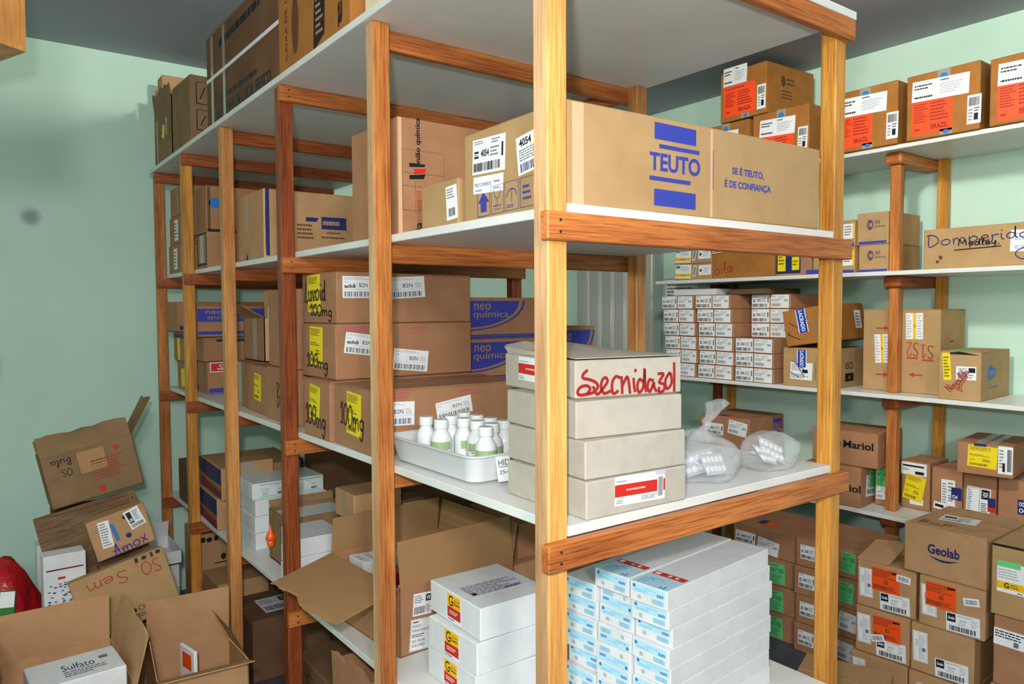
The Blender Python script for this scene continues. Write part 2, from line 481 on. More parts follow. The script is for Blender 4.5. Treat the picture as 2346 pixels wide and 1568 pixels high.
def carton(key, name, label, cat, mt=None, group=None, st=(), flaps=False, tape=None, rot=None, bev=.003, dz=0.0005, sag=0.0):
    p = BX[key] if isinstance(key, str) else key
    x, y, z, w, d, h, yw = p
    root = thing(name, label, cat, (x, y, z + dz), R(yw), group, rot)
    mt = mt or CARD
    hb = h - (.004 if flaps else 0)
    bm = box_bm(0, 0, 0, w, d, hb, bev)
    if sag:
        for v in bm.verts:
            if v.co.z > hb * .5: v.co.z += random.uniform(-sag, sag)
    meshobj('carton_body', bm, mt, root)
    if flaps:
        g = .0015
        meshobj('flap', box_bm(.001, .001, hb, w - .001, d / 2 - g, h, .0012), mt, root)
        meshobj('flap', box_bm(.001, d / 2 + g, hb, w - .001, d - .001, h, .0012), mt, root)
    if tape: tape_over(root, (w, d, h), **tape)
    for s in st:
        stick(root, (w, d, h), *s)
    return root


def open_carton(name, label, cat, loc, yaw, w, d, h, flaps, mt=None, inner=None, group=None, t=.004, rot=None, st=()):
    """open-topped carton: five walls as one body, each flap a hinged plate (angle 0 = upright, 90 = flat outward)"""
    mt = mt or CARD
    root = thing(name, label, cat, loc, R(yaw), group, rot)
    bm = box_bm(0, 0, 0, w, d, t)
    box_bm(0, 0, 0, w, t, h, bm=bm); box_bm(0, d - t, 0, w, d, h, bm=bm)
    box_bm(0, 0, 0, t, d, h, bm=bm); box_bm(w - t, 0, 0, w, d, h, bm=bm)
    meshobj('carton_body', bm, mt, root)
    for side, ln, ang, skew in flaps:
        a = R(ang)
        if side in ('front', 'back'): base = [(0, 0), (w, 0)]; y0 = 0 if side == 'front' else d; out = Vector((0, -1 if side == 'front' else 1, 0)); e0, e1 = Vector((0, y0, h)), Vector((w, y0, h))
        else: x0 = 0 if side == 'left' else w; out = Vector((-1 if side == 'left' else 1, 0, 0)); e0, e1 = Vector((x0, 0, h)), Vector((x0, d, h))
        dr = Vector((0, 0, 1)) * math.cos(a) + out * math.sin(a)
        along = (e1 - e0).normalized()
        nrm = along.cross(dr).normalized()
        n = 8; vs = []; fs = []
        for k in (0, 1):
            for j in range(n + 1):
                s_ = j / n
                b0 = e0.lerp(e1, .01 + .98 * s_)
                jag = skew * random.uniform(-.5, .5) if skew else 0
                tip = b0 + dr * (ln + jag) + along * (.0)
                vs += [b0 + nrm * (k - .5) * t * .7, tip + nrm * (k - .5) * t * .7]
        m_ = 2 * (n + 1)
        for j in range(n):
            a0 = 2 * j
            fs += [(a0, a0 + 2, a0 + 3, a0 + 1), (m_ + a0 + 1, m_ + a0 + 3, m_ + a0 + 2, m_ + a0), (a0 + 1, a0 + 3, m_ + a0 + 3, m_ + a0 + 1), (a0, m_ + a0, m_ + a0 + 2, a0 + 2)]
        fs += [(0, 1, m_ + 1, m_), (2 * n, m_ + 2 * n, m_ + 2 * n + 1, 2 * n + 1)]
        rawobj('flap', vs, fs, [inner or mt], None, root)
    for s in st: stick(root, (w, d, h), *s)
    return root


def ordinal(i):
    return ('first', 'second', 'third', 'fourth', 'fifth', 'sixth', 'seventh', 'eighth', 'ninth', 'tenth')[i]
# ------------------------------------------------------------------ sizes and places of the main cartons (x, y, z, width, depth, height, turn)
BX={
'teuto':(.06,.020,1.686,.766,.346,.186,-1.7),
'uniao':(.056,.640,1.686,.50,.262,.285,0),
'smallB':(.075,.40,1.686,.24,.16,.105,0),
'nypro':(.062,1.649,1.686,.60,.311,.246,.6),
'emsl':(.05,2.34,1.686,.36,.17,.165,0),
'emsu':(.075,2.44,1.851,.37,.25,.20,0),
'acheF':(.050,.789,1.116,.50,.262,.174,-2.0),
'acheB':(.050,1.060,1.116,.50,.20,.176,0),
'acheM':(.083,1.089,1.293,.486,.256,.167,1.0),
'acheT':(.095,1.105,1.461,.486,.256,.156,1.5),
'neo1':(.588,1.145,1.399,.30,.22,.144,0),
'neo2':(.588,1.145,1.2545,.30,.22,.144,0),
'neo3':(.588,1.145,1.1165,.30,.22,.1375,0),
'sec1':(.093,.005,1.116,.261,.254,.070,-2),
'sec2':(.099,.015,1.187,.256,.262,.071,-3.8),
'sec3':(.098,.039,1.259,.258,.262,.070,-7.2),
'sec4':(.122,.068,1.330,.253,.300,.073,-10),
'open':(.111,.762,.569,.40,.40,.187,3.5),
'G1':(.140,.420,.729,.21,.235,.078,-1),
'G2':(.129,.419,.649,.21,.21,.078,1.5),
'G3':(.128,.423,.569,.21,.224,.079,-.7),
'br1':(2.50,.945,2.217,.301,.36,.275,-90),
'br2':(2.50,.605,2.217,.288,.36,.273,-90),
'br3':(2.50,.282,2.217,.30,.36,.262,-90),
'brL':(2.50,1.380,2.217,.314,.36,.270,-90),
'brLL':(2.50,1.705,2.217,.30,.36,.265,-90),
'brT':(2.50,1.585,2.489,.289,.40,.258,-92),
'neoR1':(2.60,.863,1.664,.138,.30,.128,-90),
'neoR2':(2.60,.872,1.793,.147,.30,.148,-90),
'domp':(2.53,.538,1.664,.50,.30,.168,-90),
'genR1':(2.53,1.923,1.664,.263,.30,.089,-90),
'genR2':(2.53,1.925,1.754,.263,.30,.089,-90),
'redtape':(2.53,1.655,1.664,.386,.32,.19,-90),
'blue':(2.54,1.262,1.664,.195,.30,.14,-90),
'pins':(2.54,1.060,1.664,.080,.30,.13,-90),
'bt1':(2.53,1.211,1.112,.27,.33,.192,-86),
'arrow':(2.65,.862,1.112,.345,.26,.381,-89),
'ems':(2.53,.467,1.112,.16,.36,.205,-86),
'marT':(2.53,1.045,.758,.312,.273,.163,-86),
'marL':(2.50,1.060,.568,.262,.288,.188,-83),
'y1':(2.72,.705,.568,.126,.19,.222,-90),
'y2':(2.72,.570,.568,.128,.23,.210,-90),
'y3':(2.72,.437,.568,.129,.23,.208,-90),
'y4':(2.72,.300,.568,.20,.23,.210,-90),
'ytop':(2.62,.424,.792,.205,.32,.135,-82),
'te1':(2.53,1.734,.745,.315,.34,.165,-87),
'te2':(2.53,1.734,.568,.315,.34,.175,-88),
'geotop':(1.95,.322,.541,.272,.36,.176,-90),
'o1':(1.95,.497,.357,.213,.34,.177,-86),
'o2':(1.95,.266,.359,.213,.34,.180,-87),
'o3':(1.95,.500,.176,.200,.34,.178,-86),
'o4':(1.95,.292,.180,.207,.34,.177,-86),
'o5':(1.95,.518,0,.212,.34,.173,-87.8),
'o6':(1.95,.298,0,.21,.34,.176,-87),
'gR':(1.95,.034,.472,.30,.36,.24,-88),
'o7':(1.95,.023,.237,.30,.34,.233,-88),
'o8':(1.95,.03,0,.30,.34,.235,-88),
}
for i in range(4):
    BX['cA%d'%i]=(2.10-.005*(i%2),1.19-.004*i,.124*i,.315,.34,.122,-84)
    BX['cB%d'%i]=(2.10+.004*(i%2),.862-.005*(i%2),.126*i,.30,.34,.124,-86)
# ------------------------------------------------------------------ the room
XW, YW, ZC_ = 2.967, 3.25, 2.80
X0, Y0 = -2.6, -3.4
WALL = mottled('mint_wall', (202, 232, 217), (196, 227, 211), (1, 1, 1), 3, 5, 0.75, 0.2, 0.08, 40)
nt, N, L, B = nodes(WALL)          # one grey scuff on the far wall
src = B.inputs['Base Color'].links[0].from_socket
ge = N.new('ShaderNodeNewGeometry')
ds = N.new('ShaderNodeVectorMath'); ds.operation = 'DISTANCE'; ds.inputs[1].default_value = (-0.517, YW, 1.955)
L.new(ge.outputs['Position'], ds.inputs[0])
mr = N.new('ShaderNodeMapRange'); mr.interpolation_type = 'SMOOTHSTEP'
mr.inputs['From Min'].default_value = 0.012; mr.inputs['From Max'].default_value = 0.06; mr.inputs['To Min'].default_value = 0.6; mr.inputs['To Max'].default_value = 0.0
L.new(ds.outputs['Value'], mr.inputs['Value'])
mx = N.new('ShaderNodeMix'); mx.data_type = 'RGBA'; mx.inputs['B'].default_value = rgb(84, 100, 104)
L.new(mr.outputs['Result'], mx.inputs['Factor']); L.new(src, mx.inputs['A']); L.new(mx.outputs['Result'], B.inputs['Base Color'])
CEIL = mottled('ceiling_paint', (176, 177, 185), (168, 170, 179), (1, 1, 1), 2, 4, 0.85, 0.1)
FLOOR = mottled('floor_tile', (92, 94, 104), (78, 80, 92), (1, 1, 1), 6, 5, 0.5, 0.3)


def struct(name, b, m):
    return tag(meshobj(name, box_bm(*b), m), kind='structure')


struct('floor', (X0 - .1, Y0 - .1, -.1, XW + .1, YW + .1, 0), FLOOR)
struct('ceiling', (X0 - .1, Y0 - .1, ZC_, XW + .1, YW + .1, ZC_ + .1), CEIL)
struct('wall_back', (X0 - .1, YW, 0, XW + .1, YW + .1, ZC_), WALL)
struct('wall_right', (XW, Y0, 0, XW + .1, YW, ZC_), WALL)
struct('wall_left', (X0 - .1, Y0, 0, X0, YW, ZC_), WALL)
# front wall left out so the world background adds fill from behind the camera
#struct('wall_front', (X0 - .1, Y0 - .1, 0, XW + .1, Y0, ZC_), WALL)
# grey folding door in the right wall
DOORM = mat('door_pvc', (186, 186, 180), 0.25, 0.5)
dr = thing('door_1', None, None, (XW, 2.45, 0)); del_keys = None
dr['kind'] = 'structure'
bm = bmesh.new()
box_bm(-.012, 0, 0, .0, .80, 2.1, bm=bm)
for k in range(6): box_bm(-.028, .03 + k * .128, .01, -.010, .03 + k * .128 + .10, 2.08, .008, bm=bm)
meshobj('door_leaf', bm, DOORM, dr)
bm = bmesh.new()
for k in range(5): box_bm(-.034, .134 + k * .128, .01, -.012, .152 + k * .128, 2.08, .006, bm=bm, seg=2)
meshobj('door_fold', bm, mat('door_gloss', (214, 214, 210), 0.12, 0.6), dr)
bm = box_bm(-.03, -.05, 0, 0, 0, 2.16); box_bm(-.03, -.05, 2.10, 0, .80, 2.16, bm=bm)
meshobj('door_frame', bm, mat('door_frame', (150, 168, 160), 0.5), dr)
# small dark wall rail that pokes in at the left edge and the notice beside the door
t = thing('coat_rail', 'small dark brown wooden rail on the far wall at the left edge', 'rail', (-.80, YW - .03, 1.20))
meshobj('backboard', box_bm(0, .005, 0, .135, .03, .10, .004), W_BX2, t)
meshobj('peg', lathe([(.010, 0), (.014, .02), (.012, .05), (.016, .06)], 12), W_BX2, t).location = (.11, .005, .02)
nt_ = thing('notice_sheet', 'white notice with thin blue border fixed on wall beside folding door', 'notice', (XW - .002, 2.395, 1.455), R(-90))
stick(nt_, (.30, .001, .25), 'paper', 'front', .5, .5, .30, .25, 0, [('box', .03, .03, .97, .97, 'n', .006), ('l', .1, .5, .9, .85, 4, 'gr'), ('T', 'ATENÇÃO', .15, .3, .85, .42, 'k', True)], PAPER)

# ------------------------------------------------------------------ the big central rack
PA, PB, LX = .0447, .0406, .9383
PY = [0, .6514, 1.2994, 1.9234, 2.5328, 3.0913]
LEV = [.55, 1.0972, 1.6672, 2.1922]
TB, BH = .0189, .0488
rack = thing('storage_rack', 'tall wooden storage rack with four white shelves standing in mid room', 'shelving', (0, 0, 0))
fm = [W_P0, W_P1, W_P2, W_P3, W_P4, W_P1]
bmats = [W_BX, W_BX, W_BX, W_BX2, W_BX2, W_BX2]
SAP = wood('wood_sapwood', (222, 184, 142), (200, 156, 112), 'z')
for i, Y in enumerate(PY):
    for s in (0, 1):
        x = 0 if s == 0 else LX - PA
        m = fm[i] if s == 0 else (W_P4 if i == 0 else W_P3 if i == 1 else fm[i])
        bm = box_bm(x, Y, 0, x + PA, Y + PB, LEV[3] - .0005, .003)
        for v in bm.verts:
            if v.co.z < .5: v.co.x += (.006 if i else -.004) * 0
        po = meshobj('post', bm, [m, SAP] if (s == 0 and i < 2) else m, rack)
        if s == 0 and i < 2:
            for pf in po.data.polygons:
                if pf.normal.x < -.9: pf.material_index = 1
    near = i in (0, 2, 4, 5)
    for z in LEV:
        y0, y1 = (Y - .022, Y - .0003) if near else (Y + PB + .0003, Y + PB + .022)
        xa = -.018 if (i == 0 and z < 2) else (-.004 if near else .02)
        bm = box_bm(xa, y0, z - BH, LX + .003, y1, z - .0003, .0025)
        bb = meshobj('crossbeam', bm, bmats[i], rack)
        for dz in (.014, .034):
            nb2 = lathe([(.0028, -.0008), (.0028, .0008)], 8)
            yy = y0 if near else y1
            for v in nb2.verts: v.co = Vector((xa + .028 + v.co.x, yy + (-1 if near else 1) * v.co.z, z - BH + dz + v.co.y))
            meshobj('nail_head', nb2, STEEL, bb)
for k, z in enumerate(LEV):
    if k < 3: b = (PA + .0005, 0, z, LX - PA - .0005, 3.13, z + TB)
    else: b = (-.014, -.022, z, LX + .006, 3.15, z + TB)
    meshobj('shelf_board', box_bm(*b, .0015), LAMI, rack)
meshobj('stiffening_rail', box_bm(LX - PA - .018, .70, LEV[3] - .045, LX - PA - .001, 1.28, LEV[3] - .001, .002), W_BY, rack)

# ------------------------------------------------------------------ the rack along the right wall
RL = [.548, 1.0932, 1.6452, 2.1972]
RX = 2.517
rr = thing('side_shelving', 'wooden rack with white shelves standing along the right hand wall', 'shelving', (0, 0, 0))
for Y in (-.62, .676, 1.87):      # every level: short posts, a rounded crossbeam on top of them, then the board
    zz = [0] + [z + TB for z in RL[:3]]
    fx = 2.60 if Y < 1 else 2.868
    for a, b_ in zip(zz, RL):
        meshobj('post', box_bm(fx, Y, a + .0003, fx + .042, Y + .046, b_ - .0523, .004), W_P1 if Y < 1 else W_P2, rr)
        meshobj('post', box_bm(2.918, Y - .062, a + .0003, 2.958, Y - .016, b_ - .0003, .004), W_P4, rr)
    for z in RL:
        bm = box_bm(fx - .022, Y - .0155, z - .052, 2.957, Y + .060, z - .0004, .012, seg=3)
        meshobj('crossbeam', bm, W_BX2 if z < 2 else W_BX, rr)
for k, z in enumerate(RL):
    meshobj('shelf_board', box_bm(RX, -.75, z, 2.964, 2.06, z + TB, .0015), LAMI, rr)
# carved timber cabinet near the ceiling, top left
CAB = thing('ceiling_cabinet', 'pale wooden cabinet hung from the ceiling at the upper left corner', 'cabinet', (-.646, 1.393, 2.19), R(0))
ex, ey = Vector((-.057, -.039, 0)).normalized(), Vector((-.051, .127, 0)).normalized()
def cabp(a, b, z): v = ex * a + ey * b; return (v.x, v.y, z)
vs = [cabp(a, b, z) for z in (0, ZC_ - 2.1905) for a, b in ((0, 0), (.35, 0), (.35, .30), (0, .30))]
rawobj('carcass', vs, [(0, 1, 2, 3), (7, 6, 5, 4), (0, 4, 5, 1), (1, 5, 6, 2), (2, 6, 7, 3), (3, 7, 4, 0)], [wood('wood_cabinet', (226, 170, 98), (206, 146, 78), 'z')], None, CAB)
def cab_plate(a0, a1, z0, z1, th, name):
    vs = [cabp(a, b, z) for b in (-th, -.0002) for a, z in ((a0, z0), (a1, z0), (a1, z1), (a0, z1))]
    rawobj(name, vs, [(3, 2, 1, 0), (4, 5, 6, 7), (0, 1, 5, 4), (1, 2, 6, 5), (2, 3, 7, 6), (3, 0, 4, 7)], [MT['wood_cabinet']], None, CAB)
cab_plate(0, .012, 0, .60, .005, 'door_stile'); cab_plate(.012, .35, 0, .012, .005, 'door_rail')
# ------------------------------------------------------------------ label layouts
def ship(num='2500', k=0):
    """white shipping label with a bar logo, a number and bar codes"""
    return [('l', .05, .84, .45, .96, 2, 'gr'), ('r', .06, .60, .20, .66, 'k'), ('r', .06, .46, .20, .52, 'k'), ('l', .06, .53, .20, .59, 1, 'gr'),
            ('T', num, .27, .48, .52, .68, 'k', True), ('l', .56, .44, .86, .74, 3, 'gr'), ('r', .90, .40, .95, .78, 'k'), ('b', .05, .08, .86, .32, 'k')]


def ship2():
    return [('l', .05, .80, .30, .94, 2, 'gr'), ('l', .40, .72, .92, .92, 3, 'lg'), ('l', .05, .46, .60, .70, 4, 'gr'), ('T', '280', .72, .50, .93, .66, 'gr', True), ('b', .06, .12, .55, .34, 'gr')]


def ache(logo=True):
    o = [('l', .04, .84, .85, .95, 2, 'lg'), ('l', .04, .70, .22, .78, 1, 'lg'), ('line', [(.40, .42), (.40, .78)], 'lg', .0008), ('T', 'B2N', .46, .50, .70, .68, 'k'), ('line', [(.02, .40), (.98, .40)], 'lg', .0008), ('b', .05, .06, .92, .30, 'gr')]
    return o + ([('T', 'achē', .05, .46, .36, .64, 'k', True)] if logo else [('l', .76, .46, .95, .72, 3, 'lg')])


def yellow():
    return [('l', .06, .76, .94, .95, 5, 'br'), ('l', .06, .50, .80, .60, 2, 'br'), ('l', .06, .30, .30, .36, 1, 'br'), ('l', .5, .28, .9, .42, 2, 'br'), ('b', .08, .08, .68, .18, 'br')]


def orange_exp():
    return [('l', .06, .87, .70, .95, 1, 'dr'), ('l', .06, .30, .40, .80, 8, 'dr'), ('l', .46, .30, .92, .80, 6, 'dr'), ('l', .08, .08, .25, .2, 1, 'dr'), ('T', 'BRAZIL', .48, .10, .90, .23, 'dr', True)]


def geo_or():
    return [('l', .03, .60, .9, .96, 5, 'br'), ('r', .72, .86, .96, .94, 'k'), ('T', '62', .45, .36, .60, .56, 'br', True), ('b', .04, .08, .56, .26, 'br'), ('l', .58, .08, .95, .28, 3, 'br')]


def geo_wh():
    return [('r', .04, .52, .29, .94, 'k'), ('T', 'Geolab', .07, .64, .26, .80, 'w', True), ('l', .34, .82, .95, .94, 1, 'lg'), ('T', '08-BF6', .40, .62, .62, .72, 'gr'), ('l', .75, .42, .95, .84, 5, 'lg'), ('l', .36, .40, .66, .58, 2, 'lg'), ('b', .10, .08, .88, .34, 'k'), ('box', .01, .02, .99, .98, 'gr', .0008)]


def tall_wh():
    return [('box', .05, .03, .95, .97, 'gr', .0012), ('T', '160', .18, .5, .34, .72, 'gr', False, 90), ('l', .45, .1, .9, .9, 14, 'lg'), ('line', [(.42, .05), (.42, .95)], 'gr', .0008), ('r', .62, .36, .86, .48, 'gr')]


def green_lab():
    return [('l', .06, .84, .9, .95, 2, 'k'), ('T', '067100', .08, .56, .92, .78, 'k'), ('l', .06, .06, .9, .5, 6, 'dg')]


def mono():
    return [('l', .05, .55, .62, .92, 4, 'gr'), ('r', .66, .60, .95, .90, 'k'), ('T', 'VIX', .70, .66, .92, .84, 'w', True), ('b', .06, .08, .66, .40, 'k'), ('l', .7, .1, .95, .45, 4, 'gr')]


TEUTO = [('r', .09, .80, .91, 1, 'b'), ('r', .18, .695, .98, .745, 'b'), ('T', 'TEUTO', 0, .42, 1, .64, 'b', True), ('r', .0, .30, .80, .35, 'b'), ('r', .09, 0, .91, .20, 'b')]
NEO = [('p', [(0, 1), (1, 1)] + [(math.cos(R(a)), 1 + math.sin(R(a)) * .999) for a in range(-6, -91, -6)], 'b'), ('arc', 0, 1, 1.07, 1.07, 1.12, 1.12, -90, 0, 'b'),
       ('T', 'neo', .10, .66, .42, .90, 'tn', False), ('T', 'química', .08, .30, .78, .62, 'tn', False)]
EMS = [('c', .34, .52, .33, .46, 'eb'), ('c', .80, .48, .24, .32, 'eb'), ('T', 'EMS', .12, .36, .95, .62, 'tn', True)]
ICONS = [('box', 0, 0, .23, 1, 'b', .002), ('p', [(.06, .15), (.17, .15), (.17, .5), (.22, .5), (.115, .88), (.01, .5), (.06, .5)], 'b'), ('box', .26, 0, .48, 1, 'b', .0015), ('line', [(.30, .9), (.33, .6), (.37, .52), (.41, .6), (.44, .9)], 'b', .0015), ('line', [(.37, .52), (.37, .3), (.30, .27), (.44, .27)], 'b', .0015), ('T', 'FRÁGIL', .31, .12, .43, .2, 'b'),
         ('box', .51, 0, .74, 1, 'b', .0015), ('arc', .625, .48, .075, .24, .085, .28, 0, 180, 'b'), ('line', [(.625, .75), (.625, .28)], 'b', .0015), ('l', .54, .08, .71, .22, 2, 'b'), ('box', .77, 0, 1, 1, 'b', .0015), ('l', .81, .2, .96, .8, 3, 'b')]
# ------------------------------------------------------------------ top shelf of the big rack
G = 'cartons on top of the big rack'
carton((.02, 1.30, 2.2112, .55, .83, .36, .8), 'carton', 'large dark strapped carton lying on the top shelf, white strap along its side', 'carton', CARDK, G, [
    ('printed_marking', 'left', .5, .13, .62, .07, 0, [('T', 'MANTENHA EM LOCAL FRESCO', .02, .1, .98, .8, 'k', True)]),
    ('printed_marking', 'left', .45, .26, .5, .04, 0, [('l', 0, 0, 1, 1, 1, 'k')]),
    ('printed_marking', 'left', .5, .85, .5, .06, 2, [('l', 0, 0, 1, 1, 1, 'k')]),
    ('strap', 'left', .5, .53, .828, .014, 0, [], PAPER, .0006, 'white packing strap'),
    ('packing_tape', 'left', .09, .5, .03, .34, 0, [], TAPEG), ('packing_tape', 'left', .27, .5, .03, .34, 0, [], TAPEG)])
carton((.0, .775, 2.2112, .5, .515, .40, 0), 'carton', 'tan carton on the top shelf with black vertical printing, nearest one above the central posts', 'carton', CARDO, G, [
    ('printed_marking', 'left', .62, .30, .09, .23, 0, [('p', [(.0, .0), (.85, .12), (1, 1), (.15, .9)], 'k'), ('l', .2, .15, .8, .85, 9, 'tn')]),
    ('printed_marking', 'left', .27, .30, .06, .20, 0, [('c', .5, .5, .45, .42, 'br'), ]),
    ('printed_marking', 'left', .13, .33, .022, .22, 0, [('T', 'CAIXA DE 12', .1, .05, .9, .95, 'k', False, 90)]),
    ('printed_marking', 'left', .87, .36, .05, .26, 0, [('T', 'para', .1, .02, .9, .98, 'k', True, -90)])])
carton((.03, .30, 2.2112, .40, .455, .40, 0), 'carton', 'plain pale carton on the top shelf, partly cut by the upper edge of view', 'carton', mottled('card_cream', (226, 212, 180), (218, 202, 170), (1, 1, 1), 10, 4, .7, .2), G)
r = open_carton('carton', 'worn dusky carton with raised torn flap at the far end of the top shelf', 'carton', (-.008, 2.66, 2.2112), 0, .40, .36, .27, [('left', .06, 8, .03), ('back', .10, -10, .0)], CARDD, None, G,
            st=[('sticker', 'left', .52, .50, .05, .06, -20, [], INK['y'], .0006, 'torn yellow sticker'), ('packing_tape', 'left', .16, .4, .02, .2, 3, [], TAPEG), ('packing_tape', 'left', .7, .55, .02, .08, 3, [], TAPEG)])
carton((.0, 2.36, 2.2112, .42, .28, .285, 2), 'carton', 'small brown carton with black icon boxes, beside the strapped one on the top shelf', 'carton', CARDD, G, [
    ('printed_marking', 'front', .12, .55, .05, .2, 0, [('box', 0, .55, 1, 1, 'k', .004), ('box', 0, 0, 1, .42, 'k', .004), ('line', [(.3, .65), (.7, .9)], 'k', .004), ('line', [(.3, .1), (.7, .3)], 'k', .004)])])
carton((.035, 3.04, 2.2112, .50, .10, .46, 0), 'carton', 'flat brown carton standing upright against the far wall on the top shelf', 'carton', CARD, G)

# ------------------------------------------------------------------ second shelf from the top
G = 'cartons on the upper shelf of the big rack'
carton('teuto', 'carton', 'long brown carton with blue bar logo and slogan at the front of the upper shelf', 'carton', CARDT, G, [
    ('printed_marking', 'front', .361, .51, .144, .160, -.4, TEUTO),
    ('printed_marking', 'front', .655, .565, .1065, .0205, -.8, [('T', 'SE É TEUTO,', 0, 0, 1, 1, 'b', True)]),
    ('printed_marking', 'front', .656, .412, .155, .0215, 0, [('T', 'É DE CONFIANÇA', 0, 0, 1, 1, 'b', True)]),
    ('printed_marking', 'front', .507, .535, .0018, .080, 0, [('r', 0, 0, 1, 1, 'b')]),
    ('crease', 'front', .500, .5, .008, .18, 0, [('r', 0, 0, 1, 1, 'cl')]), ('crease', 'front', .035, .5, .030, .18, 0, [('r', 0, 0, .9, 1, 'cl')]),
    ('shipping_label', 'left', .274, .70, .121, .072, -2.6, ship('4054') + [('l', .6, .8, .9, .95, 2, 'gr')], PAPER),
    ('shipping_label', 'left', .707, .609, .098, .074, 7, [('T', '4054', .1, .72, .5, .92, 'k', True), ('l', .08, .34, .9, .66, 5, 'gr'), ('b', .08, .06, .8, .28, 'n')], PAPER),
    ('weight_label', 'left', .266, .385, .111, .035, -2.7, [('T', 'PESO CONFERIDO', .06, .42, .62, .62, 'k'), ('l', .70, .5, .95, .7, 1, 'gr'), ('l', .08, .12, .35, .26, 1, 'gr'), ('l', .7, .15, .95, .3, 1, 'gr')], PAPER),
    ('printed_marking', 'left', .44, .20, .20, .056, 1, ICONS)])
carton('uniao', 'carton', 'tall brown carton with vertical red and black logo, behind the slogan carton', 'carton', CARDR, G, [
    ('printed_marking', 'front', .115, .80, .022, .12, 0, [('T', 'união química', .1, 0, .9, 1, 'k', True, 90)]),
    ('printed_marking', 'front', .108, .545, .045, .040, 0, [('p', [(0, 0), (.9, .1), (1, .4), (0, .25)], 'k'), ('p', [(.3, .35), (1, .5), (1, .75), (.3, .65)], 'r'), ('p', [(0, .75), (.95, .85), (1, 1), (0, 1)], 'k')]),
    ('printed_marking', 'front', .145, .27, .05, .11, 0, [('box', 0, .3, .55, 1, 'ro', .0015), ('l', .08, .35, .45, .8, 9, 'ro'), ('box', .6, 0, 1, .5, 'ro', .0015), ('l', .65, .05, .95, .45, 6, 'ro')]),
    ('printed_marking', 'front', .112, .055, .022, .03, 0, [('T', 'mica', .1, 0, .9, 1, 'k', True, 90)]),
    ('printed_marking', 'front', .142, .47, .118, .148, 0, [('box', 0, 0, 1, 1, 'br', .0008), ('box', 0, .4, 1, .62, 'br', .0008)]),
    ('crease', 'front', .012, .5, .010, .28, 0, [('r', 0, 0, 1, 1, 'cl')])])
carton('smallB', 'carton', 'small brown carton with white barcode label wedged behind the slogan carton', 'carton', CARDT, G, [
    ('shipping_label', 'left', .84, .50, .045, .075, 4, [('l', .1, .62, .9, .94, 4, 'gr'), ('b', .2, .1, .8, .34, 'k')], PAPER)])
carton('nypro', 'carton', 'wide brown carton with dark blue vertical stripe on the upper shelf', 'carton', CARD, G, [
    ('printed_marking', 'front', .440, .56, .098, .045, .5, [('r', 0, 0, 1, 1, 'n'), ('l', .05, .15, .95, .9, 1, 'tn')]),
    ('printed_marking', 'front', .44, .38, .10, .03, 0, [('l', .2, .6, .8, 1, 1, 'br'), ('l', 0, 0, 1, .45, 1, 'br')]),
    ('printed_marking', 'front', .30, .60, .05, .015, 0, [('p', [(0, 0), (.8, 0), (1, 1), (0, 1)], 'n')]), ('printed_marking', 'front', .27, .42, .08, .06, 0, [('l', 0, 0, 1, 1, 4, 'br')]),
    ('side_stripe', 'front', .022, .52, .016, .235, 0, [('r', 0, 0, 1, 1, 'n')]), ('edge_strip', 'front', .008, .5, .006, .24, 0, [('r', 0, 0, 1, 1, 'cl')]),
    ('packing_tape', 'left', .42, .70, .035, .14, 0, [], TAPEG), ('printed_marking', 'left', .42, .06, .02, .025, 0, [('p', [(0, 0), (1, 0), (1, .4), (.5, 1), (0, .4)], 'n')])])
carton('emsl', 'carton', 'brown carton with shadow outline and round blue logo at the shelf edge, lower of two', 'carton', CARDR, G, [
    ('printed_marking', 'front', .47, .5, .10, .06, 0, EMS), ('dark_edge', 'front', .5, .965, .355, .012, 0, [('r', 0, 0, 1, 1, 'k')]), ('dark_edge', 'left', .5, .5, .16, .15, 0, [('box', .06, .06, .94, .94, 'k', .012), ('r', .3, .1, .7, .9, 'lg')])])  # black outline is the shadow round the carton, put in as flat colour
carton('emsu', 'carton', 'brown carton with round blue logo resting on the black outlined carton', 'carton', CARDR, G, [
    ('printed_marking', 'front', .13, .62, .075, .05, 0, EMS[:2]), ('crease', 'front', .03, .5, .012, .19, 0, [('r', 0, 0, 1, 1, 'cd')])])
for i, (zz, nm) in enumerate(((1.686, 'bottom'), (1.825, 'middle'), (1.965, 'top'))):
    carton((.05 + .006 * i, 2.80, zz + .0006 * i, .40, .25, .138, 0), 'carton', 'reddish brown carton, %s of the three stacked at the far end of the upper shelf' % nm, 'carton', CARDR, G,
           [('shipping_label', 'left', .55, .5, .07, .10, 0, [('l', .1, .1, .9, .9, 5, 'gr')], PAPER)] if i < 2 else [('packing_tape', 'left', .6, .5, .02, .12, 0, [], TAPEG)])

